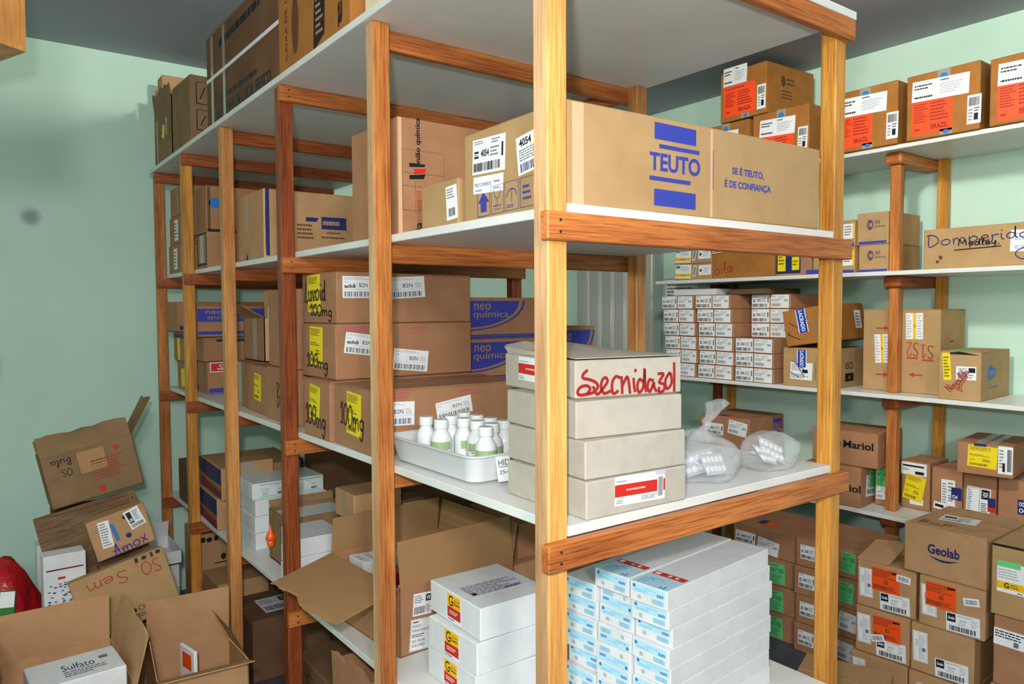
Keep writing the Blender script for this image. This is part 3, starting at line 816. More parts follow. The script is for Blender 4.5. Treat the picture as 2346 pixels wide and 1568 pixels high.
# ------------------------------------------------------------------ middle shelf: cartons with yellow notes
G = 'brown cartons with yellow notes on the middle shelf'
def mg(x0, y0, x1, y1): return ('H', '100mg', x0, y0, x1, y1, 'k', .0055)
PKM = ('printed_marking', 'front', .16, .90, .10, .02, 2, [('l', 0, 0, 1, 1, 2, 'pk')])
PKN = ('printed_marking', 'front', .60, .88, .06, .022, 2, [('l', 0, .4, 1, 1, 1, 'pk'), ('line', [(-.1, 0), (1.3, .35)], 'pk', .002)])
carton('acheB', 'carton', 'brown carton with left tilted yellow note and 100mg writing, inner of the bottom pair', 'carton', CARDR, G, [
    ('note', 'left', .42, .60, .080, .105, -6, yellow(), INK['y'], .0004, 'yellow note'), ('handwriting', 'left', .45, .30, .15, .085, -4, [mg(0, 0, 1, 1)], None, .0012)], flaps=True)
carton('acheF', 'carton', 'brown carton with yellow note and 100mg in black marker, outer one of the bottom pair', 'carton', CARDR, G, [
    ('note', 'left', .55, .57, .098, .118, -3, yellow(), INK['y'], .0004, 'yellow note'), ('handwriting', 'left', .50, .45, .16, .085, -4, [mg(0, 0, 1, 1)], None, .0012),
    ('shipping_label', 'front', .137, .62, .113, .064, -2, ache(False), PAPER), ('shipping_label', 'front', .50, .64, .115, .048, 9, ache(False), PAPER), PKM, PKN], flaps=True)
carton('acheM', 'carton', 'brown carton with yellow note above 100mg, middle layer of the stack on the middle shelf', 'carton', CARDR, G, [
    ('note', 'left', .44, .585, .098, .120, -2, yellow(), INK['y'], .0004, 'yellow note'), ('handwriting', 'left', .47, .25, .155, .06, -3, [mg(0, 0, 1, 1)], None, .0012),
    ('shipping_label', 'front', .185, .625, .122, .063, -7.7, ache(), PAPER), ('shipping_label', 'front', .521, .296, .125, .066, -6.4, ache(False), PAPER), PKM, PKN])
carton('acheT', 'carton', 'brown carton with a word written over its yellow note, top of the middle shelf stack', 'carton', CARDR, G, [
    ('note', 'left', .36, .60, .098, .115, 2, yellow(), INK['y'], .0004, 'yellow note'), ('handwriting', 'left', .40, .64, .155, .066, 0, [('H', 'Luvoid', 0, 0, 1, 1, 'k', .0065)], None, .0012), ('handwriting', 'left', .56, .21, .155, .050, -2, [mg(0, 0, 1, 1)], None, .0006),
    ('shipping_label', 'front', .162, .706, .119, .066, .4, ache(), PAPER), ('shipping_label', 'front', .476, .712, .147, .067, 3.6, ache(False), PAPER), PKM, PKN])
G = 'brown cartons with half round blue logo behind the yellow note stack'
NEOP = lambda w_, h_: [('printed_marking', 'front', .37, .60, .215, .092, 0, NEO), ('printed_marking', 'front', .5, .04, w_, .008, 0, [('r', 0, 0, 1, 1, 'b')]), ('printed_marking', 'front', .5, .09, w_, .005, 0, [('r', 0, 0, 1, 1, 'b')])]
for k_, nm in (('neo1', 'topmost'), ('neo2', 'second')):
    carton(k_, 'carton', 'brown carton with blue half round logo behind the notes stack, %s of three' % nm, 'carton', CARDR, G, NEOP(.296, .14))
carton('neo3', 'carton', 'plain brown carton under the half round logo pair behind the notes stack', 'carton', CARDR, G)
for i in range(2):
    carton((.725, .84, 1.1165 + .1645 * i, .165, .10, .164, 0), 'carton', 'brown carton with blue arc logo in front of the folding door, %s of two' % ('lower', 'upper')[i], 'carton', CARDR, G, [('printed_marking', 'front', .45, .62, .145, .10, 0, NEO)])
# bays further left on the middle shelf
G = 'brown cartons in the far bays of the middle shelf'
carton((.082, 1.692, 1.116, .40, .262, .179, -1.5), 'carton', 'brown carton with streaked yellow note behind the russet post, middle shelf', 'carton', CARDR, G, [
    ('note', 'left', .50, .55, .085, .10, -4, yellow(), INK['y'], .0004, 'yellow note'), ('edge_strip', 'front', .02, .5, .016, .17, 0, [('r', 0, 0, 1, 1, 'cl')])])
carton((.10, 1.972, 1.116, .40, .26, .179, 0), 'carton', 'dark sided brown carton with clear tape, left of the streaked note', 'carton', CARDR, G, [
    ('packing_tape', 'left', .55, .5, .05, .178, 0, [], TAPEG), ('edge_strip', 'front', .02, .5, .016, .17, 0, [('r', 0, 0, 1, 1, 'cl')])])
carton((.072, 1.400, 1.116, .40, .27, .187, 0), 'carton', 'brown carton with black scribbles tucked behind the russet post, lower one', 'carton', CARDR, G, [('handwriting', 'left', .6, .5, .12, .09, 0, [('H', 'BN2', 0, 0, 1, 1, 'k', .005)])])
carton((.09, 1.42, 1.3036, .40, .28, .27, 0), 'carton', 'tall brown carton with black scribbles tucked behind the russet post, upper one', 'carton', CARDR, G, [('handwriting', 'left', .6, .75, .12, .09, 0, [('H', 'Luo', 0, 0, 1, 1, 'k', .005)]), ('handwriting', 'left', .6, .3, .12, .07, 0, [('H', '21', 0, 0, 1, 1, 'k', .005)])])
open_carton('carton', 'open brown carton with upright flap and white leaflet, above the streaked note carton', 'carton', (.17, 1.99, 1.2954), 0, .30, .26, .178, [('front', .11, -6, .02), ('left', .10, 60, .0)], CARDR, None, G, st=[('packing_tape', 'left', .55, .5, .05, .17, 0, [], TAPEG), ('edge_strip', 'front', .06, .5, .03, .17, 0, [('r', 0, 0, 1, 1, 'cl')])])
lf = thing('leaflet', 'small white folded leaflet sticking out of the open carton in the far bay', 'leaflet', (.185, 1.984 + .0, 1.462), 0)
meshobj('sheet', box_bm(0, 0, 0, .045, .003, .055), PAPER, lf)
NQ = [('r', 0, .48, 1, .92, 'b'), ('T', 'neo', .12, .74, .36, .86, 'tn'), ('T', 'química', .14, .54, .70, .70, 'tn'), ('r', 0, .05, 1, .16, 'b')]
carton((.055, 2.55, 1.384, .30, .22, .141, 0), 'carton', 'brown carton with broad blue lettered band in the far bay, before the plain one', 'carton', CARDR, G, [('printed_marking', 'front', .5, .5, .298, .135, 0, NQ)])
carton((.03, 2.80, 1.404, .42, .25, .142, 0), 'carton', 'plain brown carton topmost against the far wall, middle shelf', 'carton', CARDR, G, [('printed_marking', 'front', .5, .12, .41, .02, 0, [('r', 0, 0, 1, 1, 'n')])])
carton((.108, 2.61, 1.116, .28, .16, .150, 0), 'carton', 'brown carton with red and white sealing tape in the far bay', 'carton', CARDR, G, [
    ('sealing_tape', 'front', .40, .82, .20, .045, 0, [('r', 0, 0, 1, 1, 'w'), ('r', .02, .08, 1, .92, 'r'), ('T', 'COMPRA', .2, .55, .9, .8, 'w', True), ('T', 'VERIFICADA', .15, .2, .95, .45, 'w', True)], PAPER, .0006, 'red and white tape'), ('printed_marking', 'front', .5, .1, .27, .02, 0, [('r', 0, 0, 1, 1, 'b')])])
carton((.09, 2.60, 1.268, .28, .19, .113, 0), 'carton', 'brown carton with thin blue bands resting on the red taped carton', 'carton', CARDR, G, [('printed_marking', 'front', .6, .85, .22, .012, 0, [('r', 0, 0, 1, 1, 'n')])])
carton((.075, 2.80, 1.116, .30, .24, .142, 0), 'carton', 'brown carton with yellow edge stickers in the far corner, lowest', 'carton', CARDR, G, [('note', 'left', .45, .4, .07, .09, 4, [], INK['y'], .0004, 'yellow sticker'), ('printed_marking', 'front', .3, .12, .15, .02, 0, [('r', 0, 0, 1, 1, 'b')])])
carton((.06, 2.81, 1.2585, .30, .23, .142, 0), 'carton', 'brown carton with green yellow tape in the far corner, second up', 'carton', CARDR, G, [('note', 'left', .45, .4, .05, .11, 4, [], INK['y'], .0004, 'yellow tape strip'), ('printed_marking', 'left', .5, .85, .2, .02, 0, [('r', 0, 0, 1, 1, 'n')])])

# ------------------------------------------------------------------ middle shelf front: greyboard boxes, tray, bottles, bags
G = 'greyboard boxes stacked at the front of the middle shelf'
RED = [('r', 0, .30, .84, .72, 'r'), ('r', .965, .30, 1, .72, 'r'), ('T', 'USO SOB PRESCRIÇÃO MÉDICA', .22, .47, .60, .56, 'w', True), ('l', .03, .80, .32, .86, 1, 'b'), ('l', .03, .06, .16, .2, 2, 'gr'), ('l', .52, .08, .84, .24, 3, 'gr'), ('b', .86, .12, .95, .80, 'gr'), ('r', .80, .88, 1, 1, 'la')]
def grey(key, label, st, top=False):
    r = carton(key, 'greyboard_box', label, 'box', GREYB, G, st, bev=.0025)
    return r
grey('sec1', 'greyboard box with red and white label, bottom of the stack by the corner post', [('prescription_label', 'front', .514, .60, .132, .055, -1.3, RED, PAPER)])
grey('sec2', 'plain greyboard box, second from the bottom of the stack by the corner post', [])
grey('sec3', 'plain greyboard box just under the one with red handwriting', [])
r = grey('sec4', 'greyboard box with red handwritten word and half open lid, top of the stack', [
    ('handwriting', 'front', .475, .464, .230, .058, -1.5, [('H', 'SECN', 0, 0, 1, 1, 'dr', .0062)]), ('prescription_label', 'left', .442, .595, .132, .050, -.8, [('r', 0, .28, 1, .72, 'r'), ('T', 'USO SOB PRESCRIÇÃO', .25, .46, .62, .56, 'w', True), ('l', .03, .78, .4, .84, 1, 'b'), ('l', .03, .05, .25, .2, 2, 'gr')], PAPER)])
w, d, h = BX['sec4'][3:6]
nx, ny = 10, 8          # lid flap, lifted and slightly buckled
vs = []
for k in (0, 1):
    for j in range(ny + 1):
        for i in range(nx + 1):
            u, v = i / nx, j / ny
            lift = .002 + .014 * math.sin(math.pi * u) * (v) + .010 * (1 - u) * v + (.006 * math.sin(7 * v + u * 2) if u < .25 else 0) * v
            vs.append((w * u, d * v, h + .001 + lift + .0015 * k))
fs = []; nn = (nx + 1) * (ny + 1)
for j in range(ny):
    for i in range(nx):
        a = j * (nx + 1) + i
        fs += [(a + nx + 1, a + nx + 2, a + 1, a), (nn + a, nn + a + 1, nn + a + nx + 2, nn + a + nx + 1)]
for i in range(nx):
    fs += [(i, i + 1, nn + i + 1, nn + i)]; a = ny * (nx + 1) + i; fs += [(a + 1, a, nn + a, nn + a + 1)]
for j in range(ny):
    a = j * (nx + 1); fs += [(a + nx + 1, a, nn + a, nn + a + nx + 1)]; a += nx; fs += [(a, a + nx + 1, nn + a + nx + 1, nn + a)]
rawobj('lid_flap', vs, fs, [GREYB], None, r)
rawobj('side_flap', [(0, d * .1, h), (0, d * .95, h), (-.006, d * .98, h + .016), (-.003, d * .5, h + .010), (-.004, d * .15, h + .004)], [(0, 1, 2, 3, 4)], [GREYB], None, r)

def rrect(hx, hy, rad, z, n=6):
    pts = []
    for cx, cy, a0 in ((hx - rad, hy - rad, 0), (-hx + rad, hy - rad, 90), (-hx + rad, -hy + rad, 180), (hx - rad, -hy + rad, 270)):
        for k in range(n + 1):
            a = R(a0 + 90 * k / n); pts.append((cx + rad * math.cos(a), cy + rad * math.sin(a), z))
    return pts
tray = thing('plastic_tray', 'white plastic tray holding bottles on the middle shelf', 'tray', (.178, .535, 1.1165), R(0))
bm = bmesh.new(); rings = []
for hx, hy, rad, z in ((.088, .165, .025, 0), (.100, .180, .03, .006), (.112, .196, .034, .062), (.120, .204, .036, .064), (.120, .204, .036, .068), (.111, .195, .034, .067), (.099, .179, .03, .010), (.085, .160, .024, .004)):
    rings.append([bm.verts.new(p) for p in rrect(hx, hy, rad, z)])
for a, b in zip(rings, rings[1:]):
    for i in range(len(a)): bm.faces.new((a[i], a[(i + 1) % len(a)], b[(i + 1) % len(a)], b[i]))
bm.faces.new(rings[0][::-1]); bm.faces.new(rings[-1])
meshobj('tray_shell', bm, PLTRAY, tray)
q = stick(tray, (.19, .1, .06), 'tray_label', 'front', .30, .56, .095, .058, 0, [('T', 'HIDROC', .06, .60, .80, .82, 'k'), ('r', .06, .54, .80, .56, 'k'), ('T', '25mg / C', .06, .24, .72, .42, 'k')], PAPER)
q.location = (-.06, -.208, .002); q.rotation_euler = (R(-12), 0, 0)
# bottles
bott = None
HB = .114
BPOS = [(0.121, 0.628, 'leftmost, nearest the shelf edge'), (0.124, 0.562, 'second from the left with wide green label'), (0.18, 0.546, 'fifth in view, in the middle row'), (0.18, 0.604, 'behind the leftmost pair'), (0.236, 0.632, 'farthest back with only its cap clear'), (0.236, 0.572, 'back row beside the farthest one'), (0.182, 0.49, 'right of centre with green label sliver'), (0.236, 0.512, 'back right, half hidden'), (0.186, 0.434, 'near the right with green edge'), (0.236, 0.455, 'rightmost at the back'), (0.146, 0.402, 'frontmost on the right with green base label')]
for i, (bx, by, wh) in enumerate(BPOS):
    lab = 'white plastic medicine bottle in the tray, ' + wh
    loc = (bx, by, 1.1212); rz = R([200, 0, 60, 90, 180, 180, 20, 180, 35, 180, 10][i])
    if bott is None:
        bott = thing('medicine_bottle', lab, 'bottle', loc, rz, 'medicine bottles in the white tray')
        bodyprof = [(.020, 0), (.0245, .002), (.0250, .006), (.0250, .066), (.0235, .074), (.0175, .084), (.0145, .088), (.0145, .094)]
        meshobj('bottle_body', lathe(bodyprof, 24), PLASTIC, bott, True)
        meshobj('cap', lathe([(.0160, .0925), (.0172, .0935), (.0172, .112), (.0160, .114)], 24), PLASTIC, bott)
        bm = bmesh.new(); n = 16; z0, z1 = .022, .062
        for z in (z0, z1):
            for k in range(n + 1):
                a = R(-200 + 140 * k / n); bm.verts.new((.0254 * math.cos(a), .0254 * math.sin(a), z))
        bm.verts.ensure_lookup_table()
        for k in range(n): bm.faces.new((bm.verts[k], bm.verts[k + 1], bm.verts[n + 2 + k], bm.verts[n + 1 + k]))
        lo = meshobj('bottle_label', bm, PAPER, bott)
        for zz0, zz1, c, a0, a1 in ((.042, .062, 'green', -200, -60), (.038, .040, 'r', -180, -80), (.026, .034, 'gr', -170, -140)):
            bm = bmesh.new()
            for z in (zz0, zz1):
                for k in range(n + 1):
                    a = R(a0 + (a1 - a0) * k / n); bm.verts.new((.0256 * math.cos(a), .0256 * math.sin(a), z))
            bm.verts.ensure_lookup_table()
            for k in range(n): bm.faces.new((bm.verts[k], bm.verts[k + 1], bm.verts[n + 2 + k], bm.verts[n + 1 + k]))
            meshobj('label_band', bm, mat('label_sage', (150, 178, 128), .5) if c == 'green' else INK[c], lo)
        b = bott
    else:
        b = bott.copy(); COL.objects.link(b); b.location = loc; b.rotation_euler = (0, 0, rz); b['label'] = lab
        for ch in list(bott.children):
            c = ch.copy(); COL.objects.link(c); c.parent = b
            for g in list(ch.children):
                e = g.copy(); COL.objects.link(e); e.parent = c
# clear bags of blister packs
BAG = mat('clear_plastic_film', (235, 240, 244), 0.12, 0.6)
nt, N, L, B = nodes(BAG)
tr = N.new('ShaderNodeBsdfTransparent'); ms = N.new('ShaderNodeMixShader')
lw = N.new('ShaderNodeLayerWeight'); lw.inputs['Blend'].default_value = .35
mr = N.new('ShaderNodeMapRange'); mr.inputs['To Min'].default_value = .13; mr.inputs['To Max'].default_value = .55
tc = N.new('ShaderNodeTexCoord'); nz = N.new('ShaderNodeTexNoise'); nz.inputs['Scale'].default_value = 55; nz.inputs['Detail'].default_value = 4
L.new(tc.outputs['Object'], nz.inputs['Vector'])
bp = N.new('ShaderNodeBump'); bp.inputs['Strength'].default_value = .9; bp.inputs['Distance'].default_value = .006
L.new(nz.outputs['Fac'], bp.inputs['Height']); L.new(bp.outputs['Normal'], B.inputs['Normal'])
L.new(lw.outputs['Facing'], mr.inputs['Value']); L.new(mr.outputs['Result'], ms.inputs['Fac'])
L.new(tr.outputs[0], ms.inputs[1]); L.new(B.outputs[0], ms.inputs[2]); L.new(ms.outputs[0], N['Material Output'].inputs['Surface'])
def blob(name, parent, c, r, m, seed, amp=.18, nu=22, nv=14, flat=None, taper=0):
    rnd = random.Random(seed); ph = [rnd.uniform(0, 6.3) for _ in range(8)]
    vs, fs = [], []
    for j in range(nv + 1):
        th = math.pi * j / nv
        for i in range(nu):
            a = 2 * math.pi * i / nu
            k = 1 + amp * (math.sin(3 * a + ph[0] + 2 * th) * .4 + math.sin(5 * a + ph[1] - 3 * th) * .3 + math.sin(2 * th * 3 + ph[2] + a) * .3) * math.sin(th)
            z = math.cos(th)
            tp = 1 - taper * max(z, 0)
            p = Vector((c[0] + r[0] * k * tp * math.sin(th) * math.cos(a), c[1] + r[1] * k * tp * math.sin(th) * math.sin(a), c[2] + r[2] * k * z))
            if flat is not None: p.z = max(p.z, flat)
            vs.append(p)
    for j in range(nv):
        for i in range(nu):
            fs.append((j * nu + i, (j + 1) * nu + i, (j + 1) * nu + (i + 1) % nu, j * nu + (i + 1) % nu))
    o = rawobj(name, vs, fs, [m], None, parent)
    for p in o.data.polygons: p.use_smooth = True
    return o
def blister(loc, rot, label, grp):
    t = thing('blister_pack', label, 'blister pack', loc, 0, grp, rot)
    meshobj('foil_card', box_bm(-.045, -.025, 0, .045, .025, .0012, .0005), mat('blister_foil', (206, 212, 222), .25, .6, .4), t)
    bm = bmesh.new()
    for i in range(5):
        for j in range(2):
            nb = lathe([(.0075, 0), (.0070, .003), (.004, .0045)], 10)
            for v in nb.verts: v.co += Vector((-.034 + .017 * i, -.011 + .022 * j, .0012))
            me = bpy.data.meshes.new('q'); nb.to_mesh(me); nb.free(); bm.from_mesh(me); bpy.data.meshes.remove(me)
    meshobj('pill_pockets', bm, PLASTIC, t)
bag = thing('plastic_bag', 'knotted clear plastic bag of blister packs beside the greyboard stack', 'bag', (.535, .115, 1.1165))
blob('bag_body', bag, (.0, 0, .045), (.105, .085, .066), BAG, 3, .22, flat=.0006, taper=.45)
bm = lathe([(.034, .085), (.012, .105), (.009, .118), (.014, .126), (.011, .134), (.022, .150), (.026, .165), (.012, .172)], 12)
for v in bm.verts: v.co.x += .07 * (v.co.z - .085) / .08 + .005 * math.sin(v.co.z * 300); v.co.y += .006 * math.sin(v.co.z * 190 + v.co.x * 60)
meshobj('knot', bm, BAG, bag, True)
bag2 = thing('plastic_bag', 'low clear plastic bag with two blister cards, nearer the right hand post', 'bag', (.760, .085, 1.1165))
blob('bag_body', bag2, (0, 0, .03), (.092, .064, .056), BAG, 9, .22, flat=.0006)
for k, (l, r_) in enumerate((((.555, .085, 1.148), (R(62), R(6), R(8))), ((.535, .112, 1.150), (R(70), R(-10), R(-14))), ((.555, .140, 1.146), (R(30), R(12), R(30))), ((.515, .140, 1.150), (R(76), R(8), R(20))))):
    blister(l, r_, 'silver blister card inside the knotted bag, %s' % ('frontmost', 'just behind the frontmost', 'lying lowest', 'leaning at the left')[k], 'blister cards in the knotted bag')
for k, (l, r_) in enumerate((((.730, .072, 1.150), (R(48), R(14), R(12))), ((.770, .082, 1.156), (R(58), R(24), R(-8))), ((.752, .102, 1.142), (R(18), R(10), R(25))))):
    blister(l, r_, 'white pill card inside the low bag, %s' % ('left one', 'right one', 'the flat one behind')[k], 'blister cards in the low bag')
# ------------------------------------------------------------------ lower shelf of the big rack
G = 'white cartons with yellow and red label on the lower shelf'
GEN = [('r', 0, .52, 1, 1, 'am'), ('r', 0, .13, 1, .52, 'r'), ('arc', .30, .76, .14, .14, .19, .2, 40, 330, 'k'), ('r', .30, .70, .48, .77, 'k'), ('T', 'Medicamento', .52, .80, .96, .87, 'k'), ('T', 'Genérico', .52, .66, .94, .76, 'k', True), ('l', .15, .26, .85, .42, 2, 'w'), ('l', .04, .02, .7, .11, 1, 'b')]
for k_, nm in (('G1', 'top'), ('G2', 'middle'), ('G3', 'bottom')):
    st = [('generic_label', 'left', .50, .50, .060, .066, 0, GEN, PAPER)]
    if k_ == 'G1': st.append(('invoice_label', 'top', .50, .44, .165, .075, -1, [('l', .02, .05, .98, .95, 7, 'gr'), ('r', .05, .1, .12, .3, 'k'), ('r', .62, .08, .9, .2, 'gr')], mat('invoice_paper', (214, 214, 226), .4)))
    carton(k_, 'white_carton', 'white carton with yellow and red square label, %s of the three stacked' % nm, 'carton', WHITE, G, st, bev=.0025)
# open carton of small medicine boxes
oc = open_carton('open_carton', 'large open brown carton with raised flaps and medicine packs on the lower shelf', 'carton', BX['open'][:3], 3.5, .40, .40, .187,
    [('front', .125, -8, .0), ('back', .11, -6, .0), ('left', .19, 104, .03), ('right', .1, 10, 0)], CARDR, CORRX, None, st=[
    ('shipping_label', 'front', .181, .70, .06, .061, -4, mono(), PAPER), ('delivery_label', 'front', .163, .26, .068, .087, -5, [('box', .02, .02, .98, .98, 'k', .001), ('T', 'PEDIDO', .08, .74, .5, .82, 'k'), ('T', 'FORNECIMENTO', .08, .60, .9, .68, 'k'), ('l', .08, .42, .9, .54, 2, 'k'), ('T', 'VILA VELHA', .08, .27, .7, .36, 'k'), ('T', 'VOLUMES', .08, .13, .7, .22, 'k'), ('l', .1, .86, .4, .95, 1, 'k')], PAPER)])
MB = [('white_end', WHITE, 'r'), ('red', mat('carton_red', (196, 40, 50), .4), 'w'), ('blue', mat('carton_blue', (36, 60, 150), .4), 'w')]
rnd = random.Random(4)
items = []
for i in range(5):
    items.append((.135 + .030 * i, 1.03 - .004 * i, .573, .027, .09, .178, 3.5, 0, 'white medicine pack standing in the open carton, %s from its left wall' % ordinal(i)))
items += [(.150, .90, .573, .10, .06, .170, 8, 1, 'red topped medicine pack in the open carton, nearest its left flap'), (.27, .87, .573, .09, .06, .165, -5, 2, 'blue and white pack in the open carton, nearest the front flap'), (.30, .95, .573, .09, .06, .180, 14, 1, 'red and white pack in the open carton, leaning on the back row'), (.38, .86, .573, .08, .08, .160, 3, 2, 'blue pack deep in the right side of the open carton')]
for it in items:
    mm = MB[it[7]][1]
    b = carton(it[:7], 'medicine_pack', it[8], 'medicine pack', WHITE if it[7] == 0 else mm, 'medicine packs in the open carton', [('printed_marking', 'front', .5, .75, it[3] * .9, .03, 0, [('r', .05, .2, .95, .8, MB[it[7]][2])]), ('printed_marking', 'top', .5, .5, it[3] * .8, it[4] * .5, 0, [('l', 0, 0, 1, 1, 2, 'lg')])], bev=.001)
lf = thing('leaflet', 'torn white paper leaflet standing inside the open carton', 'leaflet', (.30, .81, .756), R(20))
meshobj('sheet', box_bm(0, 0, -.04, .04, .0015, .085), PAPER, lf)
# two brown cartons at the back of that bay
G = 'brown cartons at the back of the lower shelf'
carton((.52, .80, .569, .36, .36, .155, 4), 'carton', 'brown carton with half open lid behind the white labelled stack', 'carton', CARD, G, [('packing_tape', 'top', .5, .5, .04, .3, 0, [], TAPEG)], flaps=True)
carton((.56, .83, .7245, .33, .30, .11, -3), 'carton', 'shallow brown carton resting on the half open one behind the raised flap', 'carton', CARDR, G)
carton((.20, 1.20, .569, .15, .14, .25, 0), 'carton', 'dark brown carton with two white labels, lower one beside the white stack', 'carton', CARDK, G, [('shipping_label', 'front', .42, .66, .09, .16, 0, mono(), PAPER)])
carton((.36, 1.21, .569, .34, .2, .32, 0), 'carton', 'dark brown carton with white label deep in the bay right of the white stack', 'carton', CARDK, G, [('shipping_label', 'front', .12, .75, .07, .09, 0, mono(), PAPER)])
carton((.185, 1.20, .8196, .17, .15, .09, 0), 'carton', 'small brown carton resting on the dark labelled one, close under the middle shelf', 'carton', CARD, G, [('packing_tape', 'left', .5, .5, .02, .09, 0, [], TAPEG)])
# white boxes and brown box in the second bay
G = 'white boxes in the second bay of the lower shelf'
TQ = [('r', 0, .93, 1, 1, 'tq'), ('r', 0, 0, 1, .05, 'tq'), ('T', 'Amoxil', .35, .76, .65, .90, 'tq'), ('l', .05, .45, .45, .7, 3, 'lg'), ('l', .6, .45, .9, .6, 2, 'pk'), ('l', .08, .12, .3, .36, 3, 'gr'), ('b', .6, .12, .85, .3, 'k')]
for i in range(4):
    st = [('printed_marking', 'front', .30, .52, .115, .05, 0, TQ), ('printed_marking', 'front', .78, .52, .10, .05, 0, TQ)] if i == 3 else []
    carton((.092 - .006 * (i == 3) + .004 * (i == 2), 1.90 + .004 * i, .569 + .0645 * i + .0003 * i, .29, .20, .064, 0), 'white_box', 'shallow white box, %s of the stack with turquoise printing on top' % ('lowest', 'second up', 'third up', 'topmost')[i], 'box', WHITE, G, st, bev=.0025)
carton((.096, 2.107, .7885, .14, .105, .092, 0), 'carton', 'brown carton with lighter tape strip behind the turquoise printed white box', 'carton', CARD, 'brown cartons at the back of the lower shelf', [('packing_tape', 'front', .3, .5, .06, .088, 0, [], TAPEG)])
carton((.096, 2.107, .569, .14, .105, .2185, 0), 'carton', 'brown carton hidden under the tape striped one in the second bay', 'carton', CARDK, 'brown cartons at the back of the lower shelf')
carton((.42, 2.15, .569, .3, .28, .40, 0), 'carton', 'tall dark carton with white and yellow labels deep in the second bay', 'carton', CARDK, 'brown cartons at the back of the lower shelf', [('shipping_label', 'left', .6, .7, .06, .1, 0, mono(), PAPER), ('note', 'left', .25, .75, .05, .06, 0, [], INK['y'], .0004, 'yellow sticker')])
bb = open_carton('open_carton', 'dark open brown carton with green tag and orange item hanging on its side', 'carton', (.112, 1.60, .569), 0, .26, .20, .187, [('back', .03, 20, 0)], CARDD, None, None, st=[('sticker', 'left', .92, .12, .03, .03, 0, [('l', .1, .1, .9, .9, 2, 'w')], INK['dg'], .0006, 'green tag'), ('edge_strip', 'front', .05, .5, .02, .18, 0, [('r', 0, 0, 1, 1, 'cl')])])
carton((.125, 1.61, .5736, .235, .18, .17, 0), 'white_box', 'white box standing inside the dark open carton', 'box', WHITE, G)
oi = thing('orange_dropper', 'bright orange plastic dropper bottle hanging on the side of the dark carton', 'bottle', (.098, 1.745, .625))
meshobj('bottle_body', lathe([(.008, 0), (.013, .006), (.013, .022), (.007, .026)], 14), mat('orange_plastic', (255, 96, 10), .3, .5), oi, True)
meshobj('nozzle', lathe([(.017, .026), (.018, .034), (.012, .050), (.005, .064), (.0025, .082)], 14), MT['orange_plastic'], oi, True)
for i in range(3):
    carton((.065 + .003 * i, 1.362 - .0 + .002 * i, .569 + .0605 * i, .150, .185, .060, 0), 'white_box', 'plain white box in front of the russet post, %s of three' % ('lowest', 'middle', 'topmost')[i], 'box', WHITE, G, [('printed_marking', 'left', .3, .5, .03, .045, 0, [('r', 0, 0, 1, 1, 'n')])] if i == 2 else [], bev=.0025)
# third bay: dark navy sided cartons
G = 'brown cartons with navy sides on the lower shelf'
NV = [('r', 0, .45, 1, 1, 'n'), ('p', [(0, .35), (1, .25), (1, .40), (0, .48)], 'mu'), ('p', [(0, .0), (1, .0), (1, .25), (0, .35)], 'ol')]
for i in range(2):
    carton((.045 + .008 * i, 2.262 - .045 * i, .569 + .1355 * i, .34, .38, .135, -2), 'carton', 'brown carton with navy, yellow and maroon printed side, %s of two' % ('lower', 'upper')[i], 'carton', CARD, G, [('printed_side', 'left', .5, .5, .375, .125, 0, NV)])
carton((.05, 2.66, .569, .35, .30, .20, 0), 'carton', 'plain dark carton behind the navy sided pair on the lower shelf', 'carton', CARDK, G)

# white flat boxes with blue print, front of the lower shelf
G = 'long white boxes with pale blue printing on the lower shelf'
BLU = [('r', .04, .52, .96, .98, 'lc'), ('c', .10, .84, .04, .10, 'eb'), ('T', 'Sulfametoxazol', .36, .76, .72, .88, 'c'), ('l', .12, .56, .70, .72, 2, 'c'), ('r', .74, .58, .92, .72, 'eb'), ('T', '80 mg', .77, .61, .90, .69, 'w'), ('l', .20, .18, .34, .40, 3, 'gr'), ('b', .60, .14, .92, .42, 'c')]
TOPB = [('r', .0, .02, .72, .98, 'lc'), ('c', .45, .55, .10, .16, 'c'), ('c', .44, .53, .07, .11, 'lc'), ('l', .05, .1, .25, .3, 2, 'eb'), ('l', .1, .7, .6, .9, 2, 'c'), ('r', .77, .05, 1.0, .95, 'r'), ('r', .81, .76, .96, .90, 'w'), ('l', .83, .2, .95, .6, 2, 'w')]
bh, bd, bw = .0424, .098, .415
first = None
cols = (('near', .0, 8), ('middle', bd + .004, 7), ('far', 2 * bd + .008, 7))
yb = math.sin(R(5.5)); xb = math.cos(R(5.5))
rnd = random.Random(12)
for cn, off, n in cols:
    for i in range(n):
        if cn == 'near' and i == 7: jx, jy, ang = -.012, -.002, 5.7
        else: jx, jy, ang = rnd.uniform(-.008, .008), rnd.uniform(-.003, .003) * 0, 5.5 + rnd.uniform(-.08, .08)
        o_ = off
        x = .372 - yb * o_ + jx * xb; y = .050 + xb * o_ + jx * yb
        lab = 'long white box with pale blue printing, %s column, %s layer from the bottom' % (cn, ordinal(i))
        z = .569 + (bh + .0002) * i
        if first is None:
            first = carton((x, y, z, bw, bd, bh, ang), 'white_box', lab, 'box', WHITE, G, [('printed_marking', 'left', .5, .5, bd * .96, bh * .92, 0, BLU)], bev=.0012)
            b = first
        else:
            b = first.copy(); COL.objects.link(b); b.location = (x, y, z); b.rotation_euler = (0, 0, R(ang)); b['label'] = lab
            for ch in list(first.children):
                c = ch.copy(); COL.objects.link(c); c.parent = b
                if cn == 'middle' and ch.name.startswith('printed') and i in (3, 4, 6):
                    c.rotation_euler = (math.pi, 0, 0); c.location = (0, bd, bh)
        if cn == 'near' and i == 7:
            stick(b, (bw, bd, bh), 'printed_top', 'top', .105, .5, bw * .21, bd * .96, 0, TOPB)
